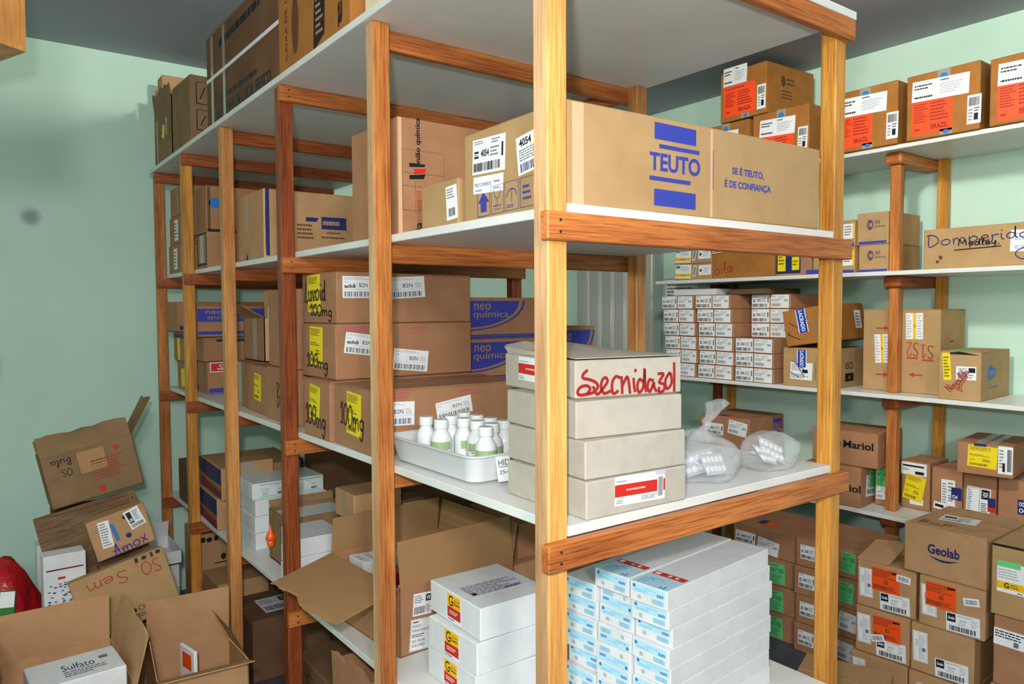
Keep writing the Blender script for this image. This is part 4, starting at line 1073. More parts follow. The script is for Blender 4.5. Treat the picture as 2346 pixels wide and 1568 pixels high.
# second top box lies across the middle and far columns
b = carton((.362 - yb * (bd + .006), .050 + xb * (bd + .006), .569 + (bh + .0002) * 7, bw, bd, bh, 5.4), 'white_box', 'long white box with red strip, top of the middle column beside its twin', 'box', WHITE, G, [('printed_marking', 'left', .5, .5, bd * .96, bh * .92, 0, BLU), ('printed_top', 'top', .105, .5, bw * .21, bd * .96, 0, TOPB)], bev=.0012)

# ------------------------------------------------------------------ floor under the big rack
G = 'brown cartons on the floor under the rack'
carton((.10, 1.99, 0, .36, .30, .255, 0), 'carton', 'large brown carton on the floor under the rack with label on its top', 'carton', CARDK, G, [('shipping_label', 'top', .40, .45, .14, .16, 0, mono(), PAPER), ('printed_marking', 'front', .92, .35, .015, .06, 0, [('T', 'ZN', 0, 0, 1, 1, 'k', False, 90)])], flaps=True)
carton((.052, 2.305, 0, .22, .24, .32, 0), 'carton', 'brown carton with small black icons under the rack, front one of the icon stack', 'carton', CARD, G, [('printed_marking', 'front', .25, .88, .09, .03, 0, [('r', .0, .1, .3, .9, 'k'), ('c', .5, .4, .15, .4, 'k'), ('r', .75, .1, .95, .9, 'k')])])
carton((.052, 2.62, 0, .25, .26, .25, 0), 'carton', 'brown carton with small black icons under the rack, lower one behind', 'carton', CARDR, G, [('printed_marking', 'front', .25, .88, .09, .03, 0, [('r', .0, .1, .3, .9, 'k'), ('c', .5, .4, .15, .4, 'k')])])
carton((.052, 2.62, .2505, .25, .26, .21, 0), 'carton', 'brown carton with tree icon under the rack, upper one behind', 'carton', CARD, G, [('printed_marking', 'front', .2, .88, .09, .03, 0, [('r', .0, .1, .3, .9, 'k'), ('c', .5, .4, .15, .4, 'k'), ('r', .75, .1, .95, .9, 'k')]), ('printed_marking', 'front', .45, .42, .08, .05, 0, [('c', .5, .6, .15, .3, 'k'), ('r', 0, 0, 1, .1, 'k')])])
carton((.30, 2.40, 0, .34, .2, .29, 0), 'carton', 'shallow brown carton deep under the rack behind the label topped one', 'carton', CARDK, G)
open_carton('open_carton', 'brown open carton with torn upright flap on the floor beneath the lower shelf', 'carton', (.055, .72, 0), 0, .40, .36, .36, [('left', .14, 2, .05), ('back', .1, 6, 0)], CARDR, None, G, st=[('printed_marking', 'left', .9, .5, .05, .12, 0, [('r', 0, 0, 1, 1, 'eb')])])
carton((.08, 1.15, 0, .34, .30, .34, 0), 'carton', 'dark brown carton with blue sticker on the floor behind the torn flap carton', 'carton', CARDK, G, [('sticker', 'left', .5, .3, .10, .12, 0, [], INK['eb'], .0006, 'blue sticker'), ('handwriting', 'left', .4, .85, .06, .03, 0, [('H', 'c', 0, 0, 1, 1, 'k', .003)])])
# ------------------------------------------------------------------ right wall rack, top shelf
G = 'ochre cartons with orange export labels'
def export(label, key, part=0):
    st = []
    O_ = (('export_label', 'front', .361, .366, .163, .166, -.3), ('address_label', 'front', .47, .725, .225, .085, -2), ('barcode_label', 'front', .929, .30, .052, .115, -.9)) if part == 0 else \
         (('export_label', 'front', .42, .40, .20, .155, -.5), ('address_label', 'front', .33, .90, .15, .095, -1), ('barcode_label', 'front', .90, .33, .052, .122, -1)) if part == 1 else \
         (('export_label', 'front', .42, .34, .20, .155, -1), ('address_label', 'front', .45, .70, .20, .085, -3), ('barcode_label', 'front', .90, .40, .052, .11, -2))
    st.append(O_[0] + (orange_exp(), INK['o'], .0004, 'orange export label'))
    st.append(O_[1] + ([('l', .04, .55, .45, .85, 2, 'k'), ('l', .5, .8, .7, .95, 1, 'k'), ('l', .5, .2, .95, .75, 5, 'lg'), ('l', .04, .1, .4, .3, 1, 'k')], PAPER, .0009))
    st.append(O_[2] + ([('b', .1, .62, .9, .92, 'k'), ('r', .5, .12, .8, .36, 'k'), ('l', .1, .1, .45, .55, 4, 'gr'), ('l', .5, .4, .9, .58, 2, 'k')], PAPER, .0012))
    st.append(('packing_tape', 'front', .56, .05, .05, .024, 0, [('c', .5, .5, .25, .36, 'eb')], TAPEG)); st.append(('packing_tape', 'front', .52, .92, .05, .045, 0, [('c', .5, .3, .32, .35, 'eb')], TAPEG, .0003))
    st.append(('printed_marking', 'right', .45, .55, .14, .14, 0, [('c', .2, .75, .14, .2, 'br'), ('l', .4, .62, .9, .92, 2, 'br'), ('l', .1, .1, .95, .45, 3, 'br')]))
    return carton(key, 'carton', label, 'carton', CARDO, G, st)
export('ochre carton with orange export label, first to the right of the tall yellow post', 'br1')
export('ochre carton with large orange export label, second to the right of the rack post', 'br2')
export('ochre carton with orange export label, cut by the right edge of view', 'br3')
export('ochre carton with orange label, under the raised one on the top wall shelf', 'brL', 2)
export('ochre carton with white label peeking over the slogan carton, leftmost on the top wall shelf', 'brLL', 2)
export('ochre carton with orange export label, perched on top of two others', 'brT', 1)
# second shelf
G = 'cartons on the second wall shelf'
NR = [('printed_marking', 'front', .60, .62, .088, .055, 0, [('arc', .2, .5, .13, .36, .17, .42, 0, 360, 'n'), ('arc', .2, .5, .05, .2, .09, .34, 30, 330, 'n'), ('T', 'neo', .45, .55, .72, .85, 'n'), ('T', 'química', .45, .2, 1, .45, 'n')]), ('printed_marking', 'front', .5, .07, .13, .012, 0, [('r', 0, 0, 1, 1, 'b')])]
carton('neoR1', 'carton', 'brown carton with small navy leaf logo, lower of two beside the wall rack post', 'carton', CARDT, G, NR)
carton('neoR2', 'carton', 'brown carton with small navy leaf logo, upper of two beside the wall rack post', 'carton', CARDT, G, NR)
for i in range(2):
    carton((2.585, .975, 1.664 + .126 * i, .10, .30, .1255, -90), 'carton', 'brown carton with white label and blue band half behind the tall post, %s one' % ('lower', 'upper')[i], 'carton', CARDT, G, [('shipping_label', 'front', .7, .58, .055, .07, 0, [('l', .1, .2, .9, .9, 4, 'gr'), ('r', .85, 0, 1, 1, 'am')], PAPER), ('printed_marking', 'front', .5, .08, .095, .014, 0, [('r', 0, 0, 1, 1, 'b')])])
carton('domp', 'carton', 'long tan carton with blue handwriting crossed by black writing on the second wall shelf', 'carton', CARDT, G, [
    ('address_label', 'front', .80, .57, .14, .084, -2, [('l', .1, .5, .9, .9, 3, 'lg'), ('b', .1, .1, .7, .3, 'lg')], PAPER),
    ('handwriting', 'front', .50, .70, .47, .068, 2, [('H', 'Domperidona', 0, 0, 1, 1, 'n', .0042)], None, .0012), ('handwriting', 'front', .43, .57, .15, .042, 0, [('H', 'Medley.', 0, .1, 1, 1, 'k', .0045), ('line', [(-.1, .0), (1.05, .14)], 'k', .004)], None, .0018), ('handwriting', 'front', .80, .28, .10, .045, 0, [('H', 'OS', 0, 0, 1, 1, 'n', .0042)], None, .0012), ('printed_marking', 'front', .13, .25, .035, .03, 20, [('c', .7, .6, .2, .3, 'br'), ('c', .2, .2, .2, .2, 'br')])])
for i in range(2):
    carton('genR%d' % (i + 1), 'carton', 'flat carton with green and amber label at the far end of second wall shelf, %s' % ('lower', 'upper')[i], 'carton', CARDT, G, [
        ('generic_label', 'front', .24, .55, .115, .078, -2, [('r', 0, .12, 1, .34, 'am'), ('T', 'G Genérico', .35, .16, .65, .30, 'br'), ('r', .05, .72, .3, .92, 'dg'), ('l', .35, .5, .95, .9, 3, 'lg')], PAPER), ('shipping_label', 'front', .82, .58, .085, .055, 0, [('r', .1, .35, .25, .6, 'k'), ('l', .4, .2, .9, .8, 3, 'lg')], PAPER), ('barcode_label', 'front', .55, .55, .022, .062, -12, [('b', .15, .1, .85, .9, 'k')], PAPER, .001)])
carton('redtape', 'carton', 'brown carton with slanting red sealing tape and dark red writing', 'carton', CARDO, G, [
    ('sealing_tape', 'front', .30, .86, .25, .032, 5, [('r', 0, 0, 1, .12, 'w'), ('r', 0, .88, 1, 1, 'w'), ('l', .03, .2, .97, .8, 2, 'w')], INK['r'], .0006, 'red sealing tape'), ('sealing_tape', 'front', .33, .80, .24, .02, -4, [('r', 0, 0, 1, .15, 'w')], INK['r'], .0012, 'red sealing tape'), ('handwriting', 'front', .19, .30, .12, .06, 10, [('H', 'oila', 0, 0, 1, 1, 'dr', .004)])])
carton('blue', 'carton', 'navy and brown carton with two yellow notes on the second wall shelf', 'carton', CARDR, G, [
    ('printed_marking', 'front', .35, .52, .135, .125, 0, [('r', 0, 0, 1, 1, 'n')]), ('printed_marking', 'front', .7, .84, .115, .035, 0, [('r', 0, 0, 1, 1, 'n')]), ('note', 'front', .16, .52, .045, .10, 0, [('l', .1, .3, .9, .8, 3, 'br')], INK['y'], .002, 'yellow note'), ('note', 'front', .56, .42, .040, .065, 0, [('l', .1, .3, .9, .8, 2, 'br')], INK['y'], .002, 'small yellow note')])
carton('pins', 'carton', 'small brown carton with red and yellow printing beside the tall post', 'carton', CARDT, G, [('printed_marking', 'front', .3, .6, .09, .07, 0, [('c', .2, .7, .12, .2, 'ol'), ('c', .5, .75, .12, .2, 'ol'), ('r', .55, .05, 1, .7, 'y'), ('r', .66, .15, .95, .6, 'k')]), ('printed_marking', 'front', .5, .1, .15, .02, 0, [('r', 0, 0, 1, 1, 'b')])])
# third shelf: white labelled flat cartons
G = 'flat cartons with two white labels on the third wall shelf'
rw = .0772
first = None
rnd = random.Random(3)
def flat(x, y, z, label, w=.235, dp=.29, full=True):
    global first
    if first is None:
        first = carton((x, y, z, w, dp, .0765, -90), 'flat_carton', label, 'carton', CARDR, G, [('shipping_label', 'front', .245, .52, .108, .070, 0, ship(), PAPER), ('shipping_label', 'front', .735, .51, .106, .069, -1, ship2(), PAPER)])
        return first
    b = first.copy(); COL.objects.link(b); b.location = (x, y, z + .0005); b['label'] = label; b.rotation_euler = (0, 0, R(-90 + rnd.uniform(-.7, .7)))
    for ch in list(first.children):
        c = ch.copy(); COL.objects.link(c); c.parent = b
        for g in list(ch.children):
            e = g.copy(); COL.objects.link(e); e.parent = c
    return b
for ci, (cx, cy) in enumerate(((2.535, 2.005), (2.53, 1.752))):
    for i in range(6):
        yy = cy + (.0, -.01, -.004, .0, .012, .022)[i] * (1 if ci == 0 else .9)
        flat(cx + rnd.uniform(0, .006), yy, 1.112 + rw * i, 'flat brown carton with two white labels, %s column, %s from the shelf up' % (('leftmost', 'second')[ci], ordinal(i)))
for i in range(3): flat(2.53, 1.500, 1.112 + rw * i, 'flat brown carton with two white labels, third column in front, %s from the shelf up' % ordinal(i))
for i in range(3): flat(2.64, 1.480, 1.3438 + rw * i, 'flat brown carton with two white labels, set back, %s from top in third column' % ordinal(2 - i))
carton((2.55, 1.95, 1.112 + rw * 6 + .001, .30, .28, .035, -89), 'white_box', 'flat white box lying on top of the labelled cartons under the second wall shelf', 'box', WHITE, 'cartons on the third wall shelf')
carton((2.60, 1.60, 1.112 + rw * 6 + .001, .26, .28, .03, -91), 'flat_box', 'thin dark brown box lying on the second column of labelled cartons', 'box', CARDK, 'cartons on the third wall shelf')
G = 'cartons on the third wall shelf'
BT = ('sealing_tape', 'front', .37, .72, .05, .085, 0, [('r', 0, 0, .08, 1, 'w'), ('r', .92, 0, 1, 1, 'w'), ('T', 'LACRADO', .3, .05, .7, .95, 'w', True, -90)], TAPEB, .0012, 'blue sealing tape')
carton('bt1', 'carton', 'tan carton with blue sealing tape and crossed out white label on the third wall shelf', 'carton', CARDT, G, [BT, ('shipping_label', 'front', .36, .40, .115, .085, -2, [('l', .05, .5, .6, .9, 4, 'gr'), ('r', .55, .4, .8, .6, 'k'), ('l', .05, .08, .9, .34, 3, 'gr')], PAPER), ('handwriting', 'front', .32, .45, .09, .08, 0, [('line', [(.1, 1), (.9, .4)], 'n', .003), ('line', [(.3, 1), (.8, 0)], 'n', .003), ('line', [(0, .3), (.5, .0)], 'n', .003)], None, .0022), ('printed_marking', 'front', .72, .42, .05, .08, 0, [('box', 0, .5, .45, 1, 'k', .002), ('box', .5, .5, 1, 1, 'k', .002), ('box', 0, 0, .45, .45, 'k', .002), ('r', .6, .1, .9, .3, 'k')]),
    ('printed_marking', 'right', .45, .5, .11, .15, 0, [('T', 'ISO', .1, .45, .8, .68, 'k'), ('r', .05, .05, .85, .32, 'k'), ('c', .45, .18, .06, .05, 'tn')])])
x, y, z, w, d, h, yw = BX['bt1']
carton((2.515, 1.180, 1.3055, .265, .32, .178, -84), 'carton', 'ochre carton with blue sealing tape tilted on the lower taped one', 'carton', CARDO, G, [
    ('sealing_tape', 'front', .36, .66, .05, .115, 3, [('r', 0, 0, .08, 1, 'w'), ('r', .92, 0, 1, 1, 'w'), ('T', 'LACRADO', .3, .05, .7, .95, 'w', True, -90)], TAPEB, .0008, 'blue sealing tape'), ('handwriting', 'front', .25, .45, .10, .11, 0, [('line', [(0, .3), (.6, .02)], 'k', .003), ('line', [(.0, .3), (.1, .38)], 'k', .003), ('line', [(.1, .85), (.5, .6)], 'n', .003), ('line', [(1.1, 1), (.9, .7)], 'n', .003)], None, .0014), ('printed_marking', 'front', .72, .48, .07, .075, 0, [('l', 0, 0, 1, 1, 7, 'gr')]), ('shipping_label', 'right', .75, .55, .07, .09, 0, [('l', .1, .1, .9, .9, 5, 'gr')], PAPER)], rot=(0, R(-9), R(-84)), dz=.002)
ARW = lambda flip: [('p', [(0, .35), (.6, .35), (.6, 0), (1, .5), (.6, 1), (.6, .65), (0, .65)] if not flip else [(1, .35), (.4, .35), (.4, 0), (0, .5), (.4, 1), (.4, .65), (1, .65)], 'ro')]
WY = [('r', .42, 0, .60, 1, 'am'), ('T', 'G', .46, .46, .56, .54, 'k', True), ('l', .04, .05, .36, .95, 9, 'lg'), ('l', .66, .05, .96, .95, 9, 'lg')]
carton('arrow', 'carton', 'big tan carton with rust red arrows and two striped labels behind the wall rack post', 'carton', CARDT, G, [
    ('generic_label', 'front', .26, .52, .066, .134, 3, WY, PAPER), ('generic_label', 'front', .68, .80, .074, .118, 1, WY, PAPER),
    ('printed_marking', 'front', .27, .77, .06, .022, 0, ARW(0)), ('printed_marking', 'front', .27, .20, .06, .022, 0, ARW(0)), ('printed_marking', 'front', .70, .22, .06, .022, 0, ARW(1)), ('handwriting', 'front', .66, .52, .05, .06, 0, [('H', 'S2', 0, 0, 1, 1, 'ro', .005, 180), ('r', 0, -.2, 1, -.08, 'ro')]), ('handwriting', 'front', .85, .50, .05, .06, 0, [('H', 'S1', 0, 0, 1, 1, 'ro', .005, 180), ('r', 0, -.2, 1, -.08, 'ro')]), ('crease', 'front', .5, .48, .34, .08, 0, [('r', 0, 0, 1, 1, 'tn')]), ('printed_marking', 'right', .45, .62, .05, .01, 0, [('l', 0, 0, 1, 1, 1, 'br')])], flaps=True)
carton('ems', 'carton', 'tan carton with round blue logo and red handwriting at the end of third wall shelf', 'carton', CARDT, G, [
    ('note', 'front', .20, .68, .030, .115, 4, [('l', .1, .1, .9, .9, 7, 'br')], INK['y'], .0004, 'yellow note'), ('shipping_label', 'front', .66, .56, .075, .056, 0, [('b', .08, .1, .55, .6, 'k'), ('r', .62, .55, .95, .9, 'k'), ('l', .1, .68, .55, .9, 2, 'gr'), ('l', .62, .1, .92, .45, 2, 'gr')], PAPER), ('handwriting', 'front', .45, .42, .11, .035, 52, [('H', 'Nimesulida', 0, 0, 1, 1, 'dr', .003)], None, .0014), ('handwriting', 'front', .58, .36, .07, .03, 62, [('H', 'gotas', 0, 0, 1, 1, 'dr', .003)], None, .0014),
    ('printed_marking', 'right', .36, .55, .10, .07, 0, EMS), ('printed_marking', 'right', .42, .25, .14, .012, 0, [('l', 0, 0, 1, 1, 1, 'eb')]), ('note', 'top', .40, .25, .09, .06, 0, [], INK['g'], .0004, 'green note'), ('printed_marking', 'front', .5, .97, .15, .012, 0, [('p', [(0, 0), (1, -.2), (.5, 1)], 'k')])], flaps=True)
# fourth shelf
G = 'cartons on the fourth wall shelf'
MAR = [('c', .10, .5, .14, .56, 'k'), ('c', .10, .5, .06, .24, 'tn'), ('T', 'Mariol', .30, .15, 1, .95, 'k', True)]
carton('marT', 'carton', 'brown carton with round black logo, resting on another left of the wall rack post', 'carton', CARDR, G, [('printed_marking', 'front', .62, .60, .20, .045, 0, MAR)], flaps=True)
carton('marL', 'carton', 'brown carton with green and white labels on its right face, under the round logo carton', 'carton', CARDR, G, [('printed_marking', 'front', .62, .45, .20, .045, 0, MAR),
    ('shipping_label', 'right', .58, .44, .21, .10, -6, ship2(), PAPER), ('green_label', 'right', .60, .66, .150, .10, -3, green_lab(), INK['g'], .0012, 'green label')], flaps=True)
carton((2.66, .80, .568, .065, .22, .185, -86), 'carton', 'narrow brown carton with green label just left of the wall rack post', 'carton', CARDR, G, [('green_label', 'front', .5, .72, .05, .085, 0, green_lab(), INK['g'], .0004, 'green label'), ('shipping_label', 'front', .5, .32, .05, .06, 0, ship2(), PAPER)])
carton('y1', 'carton', 'brown carton with slanted yellow label right behind the wall rack post', 'carton', CARDR, G, [('shipping_label', 'front', .446, .834, .114, .058, 0, [('r', .06, .66, .9, .8, 'k'), ('l', .06, .3, .4, .55, 2, 'gr'), ('r', .55, .1, .9, .34, 'k')], PAPER), ('note', 'front', .47, .44, .088, .118, -10, yellow(), INK['y'], .001, 'yellow note'), ('shipping_label', 'front', .55, .16, .06, .03, 0, [], PAPER)], flaps=True)
carton('y2', 'carton', 'brown carton with tall white label and navy tape, second right of the wall rack post', 'carton', CARDR, G, [('shipping_label', 'front', .56, .45, .058, .135, 1, [('T', 'PE', .5, .3, .8, .5, 'k', False, 180), ('l', .08, .1, .4, .9, 9, 'gr'), ('l', .5, .6, .9, .95, 3, 'gr')], PAPER), ('shipping_label', 'front', .5, .17, .105, .032, -6, [('r', .05, .3, .4, .7, 'k'), ('l', .5, .2, .95, .8, 2, 'gr')], PAPER, .001), ('sealing_tape', 'front', .83, .50, .043, .055, 0, [('T', 'PO', .1, .1, .6, .4, 'w', True, 180)], INK['n'], .0016, 'navy tape')], flaps=True)
carton('y3', 'carton', 'brown carton with large black and white label, third right of the wall rack post', 'carton', CARDR, G, [('shipping_label', 'front', .473, .43, .095, .125, -2, [('l', .05, .1, .25, .9, 10, 'gr'), ('line', [(.55, 0), (.55, 1)], 'k', .0015), ('r', .62, .62, .95, .95, 'k'), ('T', 'VIX', .68, .68, .9, .88, 'w', True, 90), ('l', .62, .1, .9, .5, 6, 'k')], PAPER), ('sealing_tape', 'front', .88, .4, .03, .06, 0, [('r', 0, 0, 1, .35, 'r')], INK['n'], .001, 'navy tape')], flaps=True)
carton('y4', 'carton', 'brown carton with navy printed tape at the right edge, fourth wall shelf', 'carton', CARDR, G, [('sealing_tape', 'front', .62, .47, .10, .062, 0, [('T', 'CONTROLADO', .05, .55, .95, .85, 'w', True, 180), ('T', 'PROIBIDO', .05, .12, .95, .42, 'w', True, 180)], INK['n'], .0006, 'navy printed tape')], flaps=True)
carton('ytop', 'carton', 'brown carton with big yellow label lying on top of the labelled cartons, fourth wall shelf', 'carton', CARDR, G, [('note', 'front', .46, .58, .108, .092, -2, yellow(), INK['y'], .0004, 'yellow label'), ('shipping_label', 'front', .866, .55, .052, .115, 0, [('l', .08, .2, .4, .9, 6, 'gr'), ('r', .3, .08, .48, .4, 'k'), ('b', .62, .1, .92, .9, 'k')], PAPER), ('packing_tape', 'top', .40, .5, .035, .31, 0, [], TAPEG), ('packing_tape', 'top', .62, .5, .03, .31, 0, [], TAPEG), ('sealing_tape', 'front', .42, .95, .045, .012, 0, [], INK['n'], .0012, 'navy tape')], flaps=True)
for k_, nm in (('te2', 'lower'), ('te1', 'upper')):
    st = [('printed_marking', 'right', .80, .56, .11, .105, 0, TEUTO)]
    if k_ == 'te1': st += [('shipping_label', 'front', .30, .55, .116, .064, 0, ship(), PAPER), ('shipping_label', 'front', .77, .66, .115, .075, -8, ship2(), PAPER), ('sticker', 'top', .5, .1, .09, .035, 0, [('r', 0, 0, .5, 1, 'n')], INK['or'], .0006, 'orange sticker')]
    carton(k_, 'carton', 'long brown carton with navy bar logo on its right side, %s one, fourth wall shelf' % nm, 'carton', CARDR, G, st, flaps=True)
carton((2.56, 2.04, .568, .29, .28, .15, -90), 'carton', 'plain brown carton at the far end of the fourth wall shelf', 'carton', CARDK, G)

# ------------------------------------------------------------------ stacks on the floor along the right wall rack
G = 'brown cartons stacked on the floor with white bar logo labels'
for i in range(4):
    st = [('shipping_label', 'front', .195, .53, .10, .052, -2, ship('2580'), PAPER)]
    if i == 3: st += [('shipping_label', 'front', .555, .36, .103, .066, -8, ship2(), PAPER), ('sticker', 'top', .4, .3, .09, .06, 0, [('r', 0, 0, .4, 1, 'n')], INK['or'], .0006, 'orange sticker')]
    else: st += [('green_label', 'front', .70, .45, .075, .092, 2, green_lab(), INK['g'], .0004, 'green label')]
    carton('cA%d' % i, 'carton', 'brown carton in the left stack on the floor by the wall rack, %s up' % ordinal(i), 'carton', CARDR, G, st, flaps=(i == 3))
    st = [('shipping_label', 'front', .19, .52, .073, .062, 0, ship('2580'), PAPER)]
    if i >= 2: st.append(('green_label', 'front', .77, .53, .058, .085, -2, green_lab(), INK['g'], .0004, 'green label'))
    else: st.append(('shipping_label', 'front', .77, .55, .075, .075, -5, ship2(), PAPER))
    carton('cB%d' % i, 'carton', 'brown carton in the second floor stack beside the tall yellow post, %s up' % ordinal(i), 'carton', CARDR, G, st, flaps=(i == 3))
G = 'brown cartons with black square logo labels on the floor'
def geo(key, label, a=True, b=None, o=(.50, .66), wl=(.66, .22), flaps=True, tall=True):
    st = []
    if tall: st.append(('delivery_label', 'front', .16, .52, .050, .110, 2, tall_wh(), PAPER))
    if a: st.append(('orange_label', 'front', o[0], o[1], .100, .087, 0, geo_or(), INK['or'], .001, 'orange label'))
    st.append(('shipping_label', 'front', wl[0], wl[1], .108, .068, 2, geo_wh(), PAPER))
    if b: st.append(('barcode_label', 'front', b[0], b[1], .05, .027, b[2], [('b', .12, .2, .88, .8, 'gr')], PAPER, .0018))
    return carton(key, 'carton', label, 'carton', CARD, G, st, flaps=flaps)
geo('o5', 'brown carton with orange strip at the bottom of the left black logo stack', True, None, (.45, .45), (.7, .15))
geo('o3', 'brown carton with orange label in the middle of the left black logo stack', True, (.42, .40, 15), (.58, .64))
o1 = geo('o1', 'brown carton with orange label and loose lid, top of the left black logo stack', True, (.80, .79, -4))
_w, _d, _h = BX['o1'][3:6]
rawobj('lifted_flap', [(0, .0, _h + .001), (_w * .55, .004, _h + .001), (_w * .6, _d * .45, _h + .055), (.01, _d * .42, _h + .045), (0, .0, _h + .004), (_w * .55, .004, _h + .004), (_w * .6, _d * .45, _h + .058), (.01, _d * .42, _h + .048)], [(3, 2, 1, 0), (4, 5, 6, 7), (0, 1, 5, 4), (1, 2, 6, 5), (2, 3, 7, 6), (3, 0, 4, 7)], [CARD], None, o1)
geo('o6', 'brown carton at the bottom of the right black logo stack', False, None, wl=(.4, .6), tall=False)
geo('o4', 'brown carton without orange label, middle of the right black logo stack', False)
geo('o2', 'brown carton with orange label under the curved smile logo carton', True, (.80, .70, 10), (.34, .66), (.68, .22), tall=True)
SM = [('T', 'Geolab', 0, .38, 1, 1, 'n', True), ('arc', .52, 1.0, .62, .95, .62, 1.0, 215, 325, 'n')]
SM = [('T', 'Geolab', 0, .40, 1, 1, 'n', True)] + [('p', [(t, .30 - .28 * math.sin(math.pi * t)), (t + .05, .30 - .28 * math.sin(math.pi * (t + .05))), (t + .05, .30 - .15 * math.sin(math.pi * (t + .05))), (t, .30 - .15 * math.sin(math.pi * t))], 'n') for t in [k * .05 for k in range(20)]]
carton('geotop', 'carton', 'large brown carton with navy name and smile logo topping the right floor stack', 'carton', CARD, G, [('printed_marking', 'front', .50, .50, .106, .058, 0, SM), ('shipping_label', 'top', .42, .50, .12, .09, 8, [('r', .06, .5, .4, .75, 'k'), ('l', .45, .2, .95, .9, 4, 'gr'), ('b', .06, .1, .6, .3, 'gr')], PAPER), ('handwriting', 'top', .30, .18, .10, .05, 0, [('H', 'BIP', 0, 0, 1, 1, 'br', .004)]), ('handwriting', 'top', .65, .2, .12, .04, 0, [('H', 'flum', 0, 0, 1, 1, 'gr', .002)])], flaps=True)
carton('gR', 'carton', 'tan carton with white, green and amber label at the lower right edge', 'carton', CARDT, G, [('generic_label', 'front', .20, .55, .085, .10, 0, [('r', 0, .85, .8, 1.05, 'g'), ('r', 0, .12, 1, .36, 'am'), ('T', 'G', .25, .15, .42, .33, 'k', True), ('l', .45, .17, .75, .32, 2, 'br'), ('l', .05, .45, .95, .8, 4, 'lg'), ('l', .7, .02, .95, .1, 1, 'b')], PAPER), ('dark_edge', 'front', .5, .985, .295, .008, 0, [('r', 0, 0, 1, 1, 'k')])], flaps=True)
carton('o7', 'carton', 'brown carton with long white label under the tan one at the right edge', 'carton', CARDR, G, [('shipping_label', 'front', .22, .70, .13, .056, -1, [('l', .03, .45, .95, .92, 3, 'k'), ('r', .45, .1, .56, .4, 'gr'), ('line', [(.35, .4), (.35, 1)], 'gr', .001)], PAPER)])
carton('o8', 'carton', 'plain brown carton at the bottom of the right edge stack', 'carton', CARDR, G)
# small low carton in the aisle between the racks
carton((1.50, .50, 0, .30, .30, .17, -70), 'carton', 'low tan carton with white label on the aisle floor between the racks', 'carton', CARDT, 'aisle cartons', [('shipping_label', 'top', .7, .3, .08, .06, 10, ship2(), PAPER)], flaps=True)

# ------------------------------------------------------------------ the pile on the floor at the left
G = 'discarded cartons piled on the floor at the left'
open_carton('open_carton', 'big open brown carton with spread flaps and white pack inside, lower left corner', 'carton', (-.82, 1.30, 0), 1, .385, .40, .44, [('back', .15, -4, .0), ('left', .15, -25, .0), ('right', .14, 14, .02)], CARD, None, G)
carton((-.68, 1.345, .005, .23, .17, .48, 4), 'white_box', 'tall white pack with blue lettering inside the big open carton', 'box', WHITE, 'packs in the open cartons', [('printed_marking', 'top', .55, .42, .15, .10, 0, [('T', 'Sulfato', .2, .5, .75, .9, 'n'), ('l', .2, .05, .95, .45, 3, 'gr'), ('r', .85, .75, 1, .95, 'gr')])])
carton((-.455 - .0, 1.50, .005, .0 + .01, .1, .1, 0), 'divider', 'thin card divider inside the big open carton', 'card', CARDR, 'packs in the open cartons')
open_carton('open_carton', 'smaller open brown carton with upright flaps, right of the big one on the floor', 'carton', (-.372, 1.36, 0), -4, .26, .27, .41, [('back', .155, -5, .0), ('left', .12, 8, .02), ('right', .10, -35, .0), ('front', .1, 70, 0)], CARD, None, G)
carton((-.25, 1.44, .005, .012, .10, .43, 12), 'leaflet_stack', 'folded white and orange leaflet standing in the smaller open carton', 'leaflet', PAPER, 'packs in the open cartons', [('printed_marking', 'left', .5, .9, .06, .05, 0, [('r', 0, 0, 1, 1, 'or')])])
carton((-.425, 1.95, 0, .34, .30, .295, 0), 'carton', 'brown carton low in the pile with amber label, under the tan leaning one', 'carton', CARDR, G, [('note', 'front', .62, .9, .09, .04, 0, [], INK['am'], .0006, 'amber label')], flaps=True)
carton((-.475, 1.95, .335, .315, .13, .225, 0), 'carton', 'tan carton with upside down red handwriting leaning in the floor pile', 'carton', CARDT, G, [
    ('handwriting', 'front', .36, .78, .13, .042, 0, [('H', 'Sem', 0, 0, 1, 1, 'ro', .004, 180)]), ('handwriting', 'front', .80, .76, .075, .05, 0, [('H', 'SO.', 0, 0, 1, 1, 'ro', .004, 180)]), ('printed_marking', 'front', .82, .94, .09, .018, 0, [('r', 0, 0, .12, 1, 'k'), ('c', .35, .5, .1, .4, 'k'), ('r', .6, 0, .7, 1, 'k'), ('c', .9, .6, .1, .4, 'k')]), ('printed_marking', 'front', .62, .16, .08, .04, 0, [('c', .1, .75, .08, .2, 'k'), ('T', 'Chiesi', .25, .55, 1, 1, 'k'), ('l', 0, 0, 1, .4, 2, 'br')])], rot=(R(-14), R(-14), 0))
carton((-.52, 2.30, 0, .335, .42, .36, 0), 'carton', 'dusky brown carton at the base of the floor pile by the far wall', 'carton', CARDK, G, flaps=True)
carton((-.41, 2.148, .297, .20, .09, .245, 0), 'carton', 'plain brown carton wedged under the violet lettered one in the floor pile', 'carton', CARDD, G)
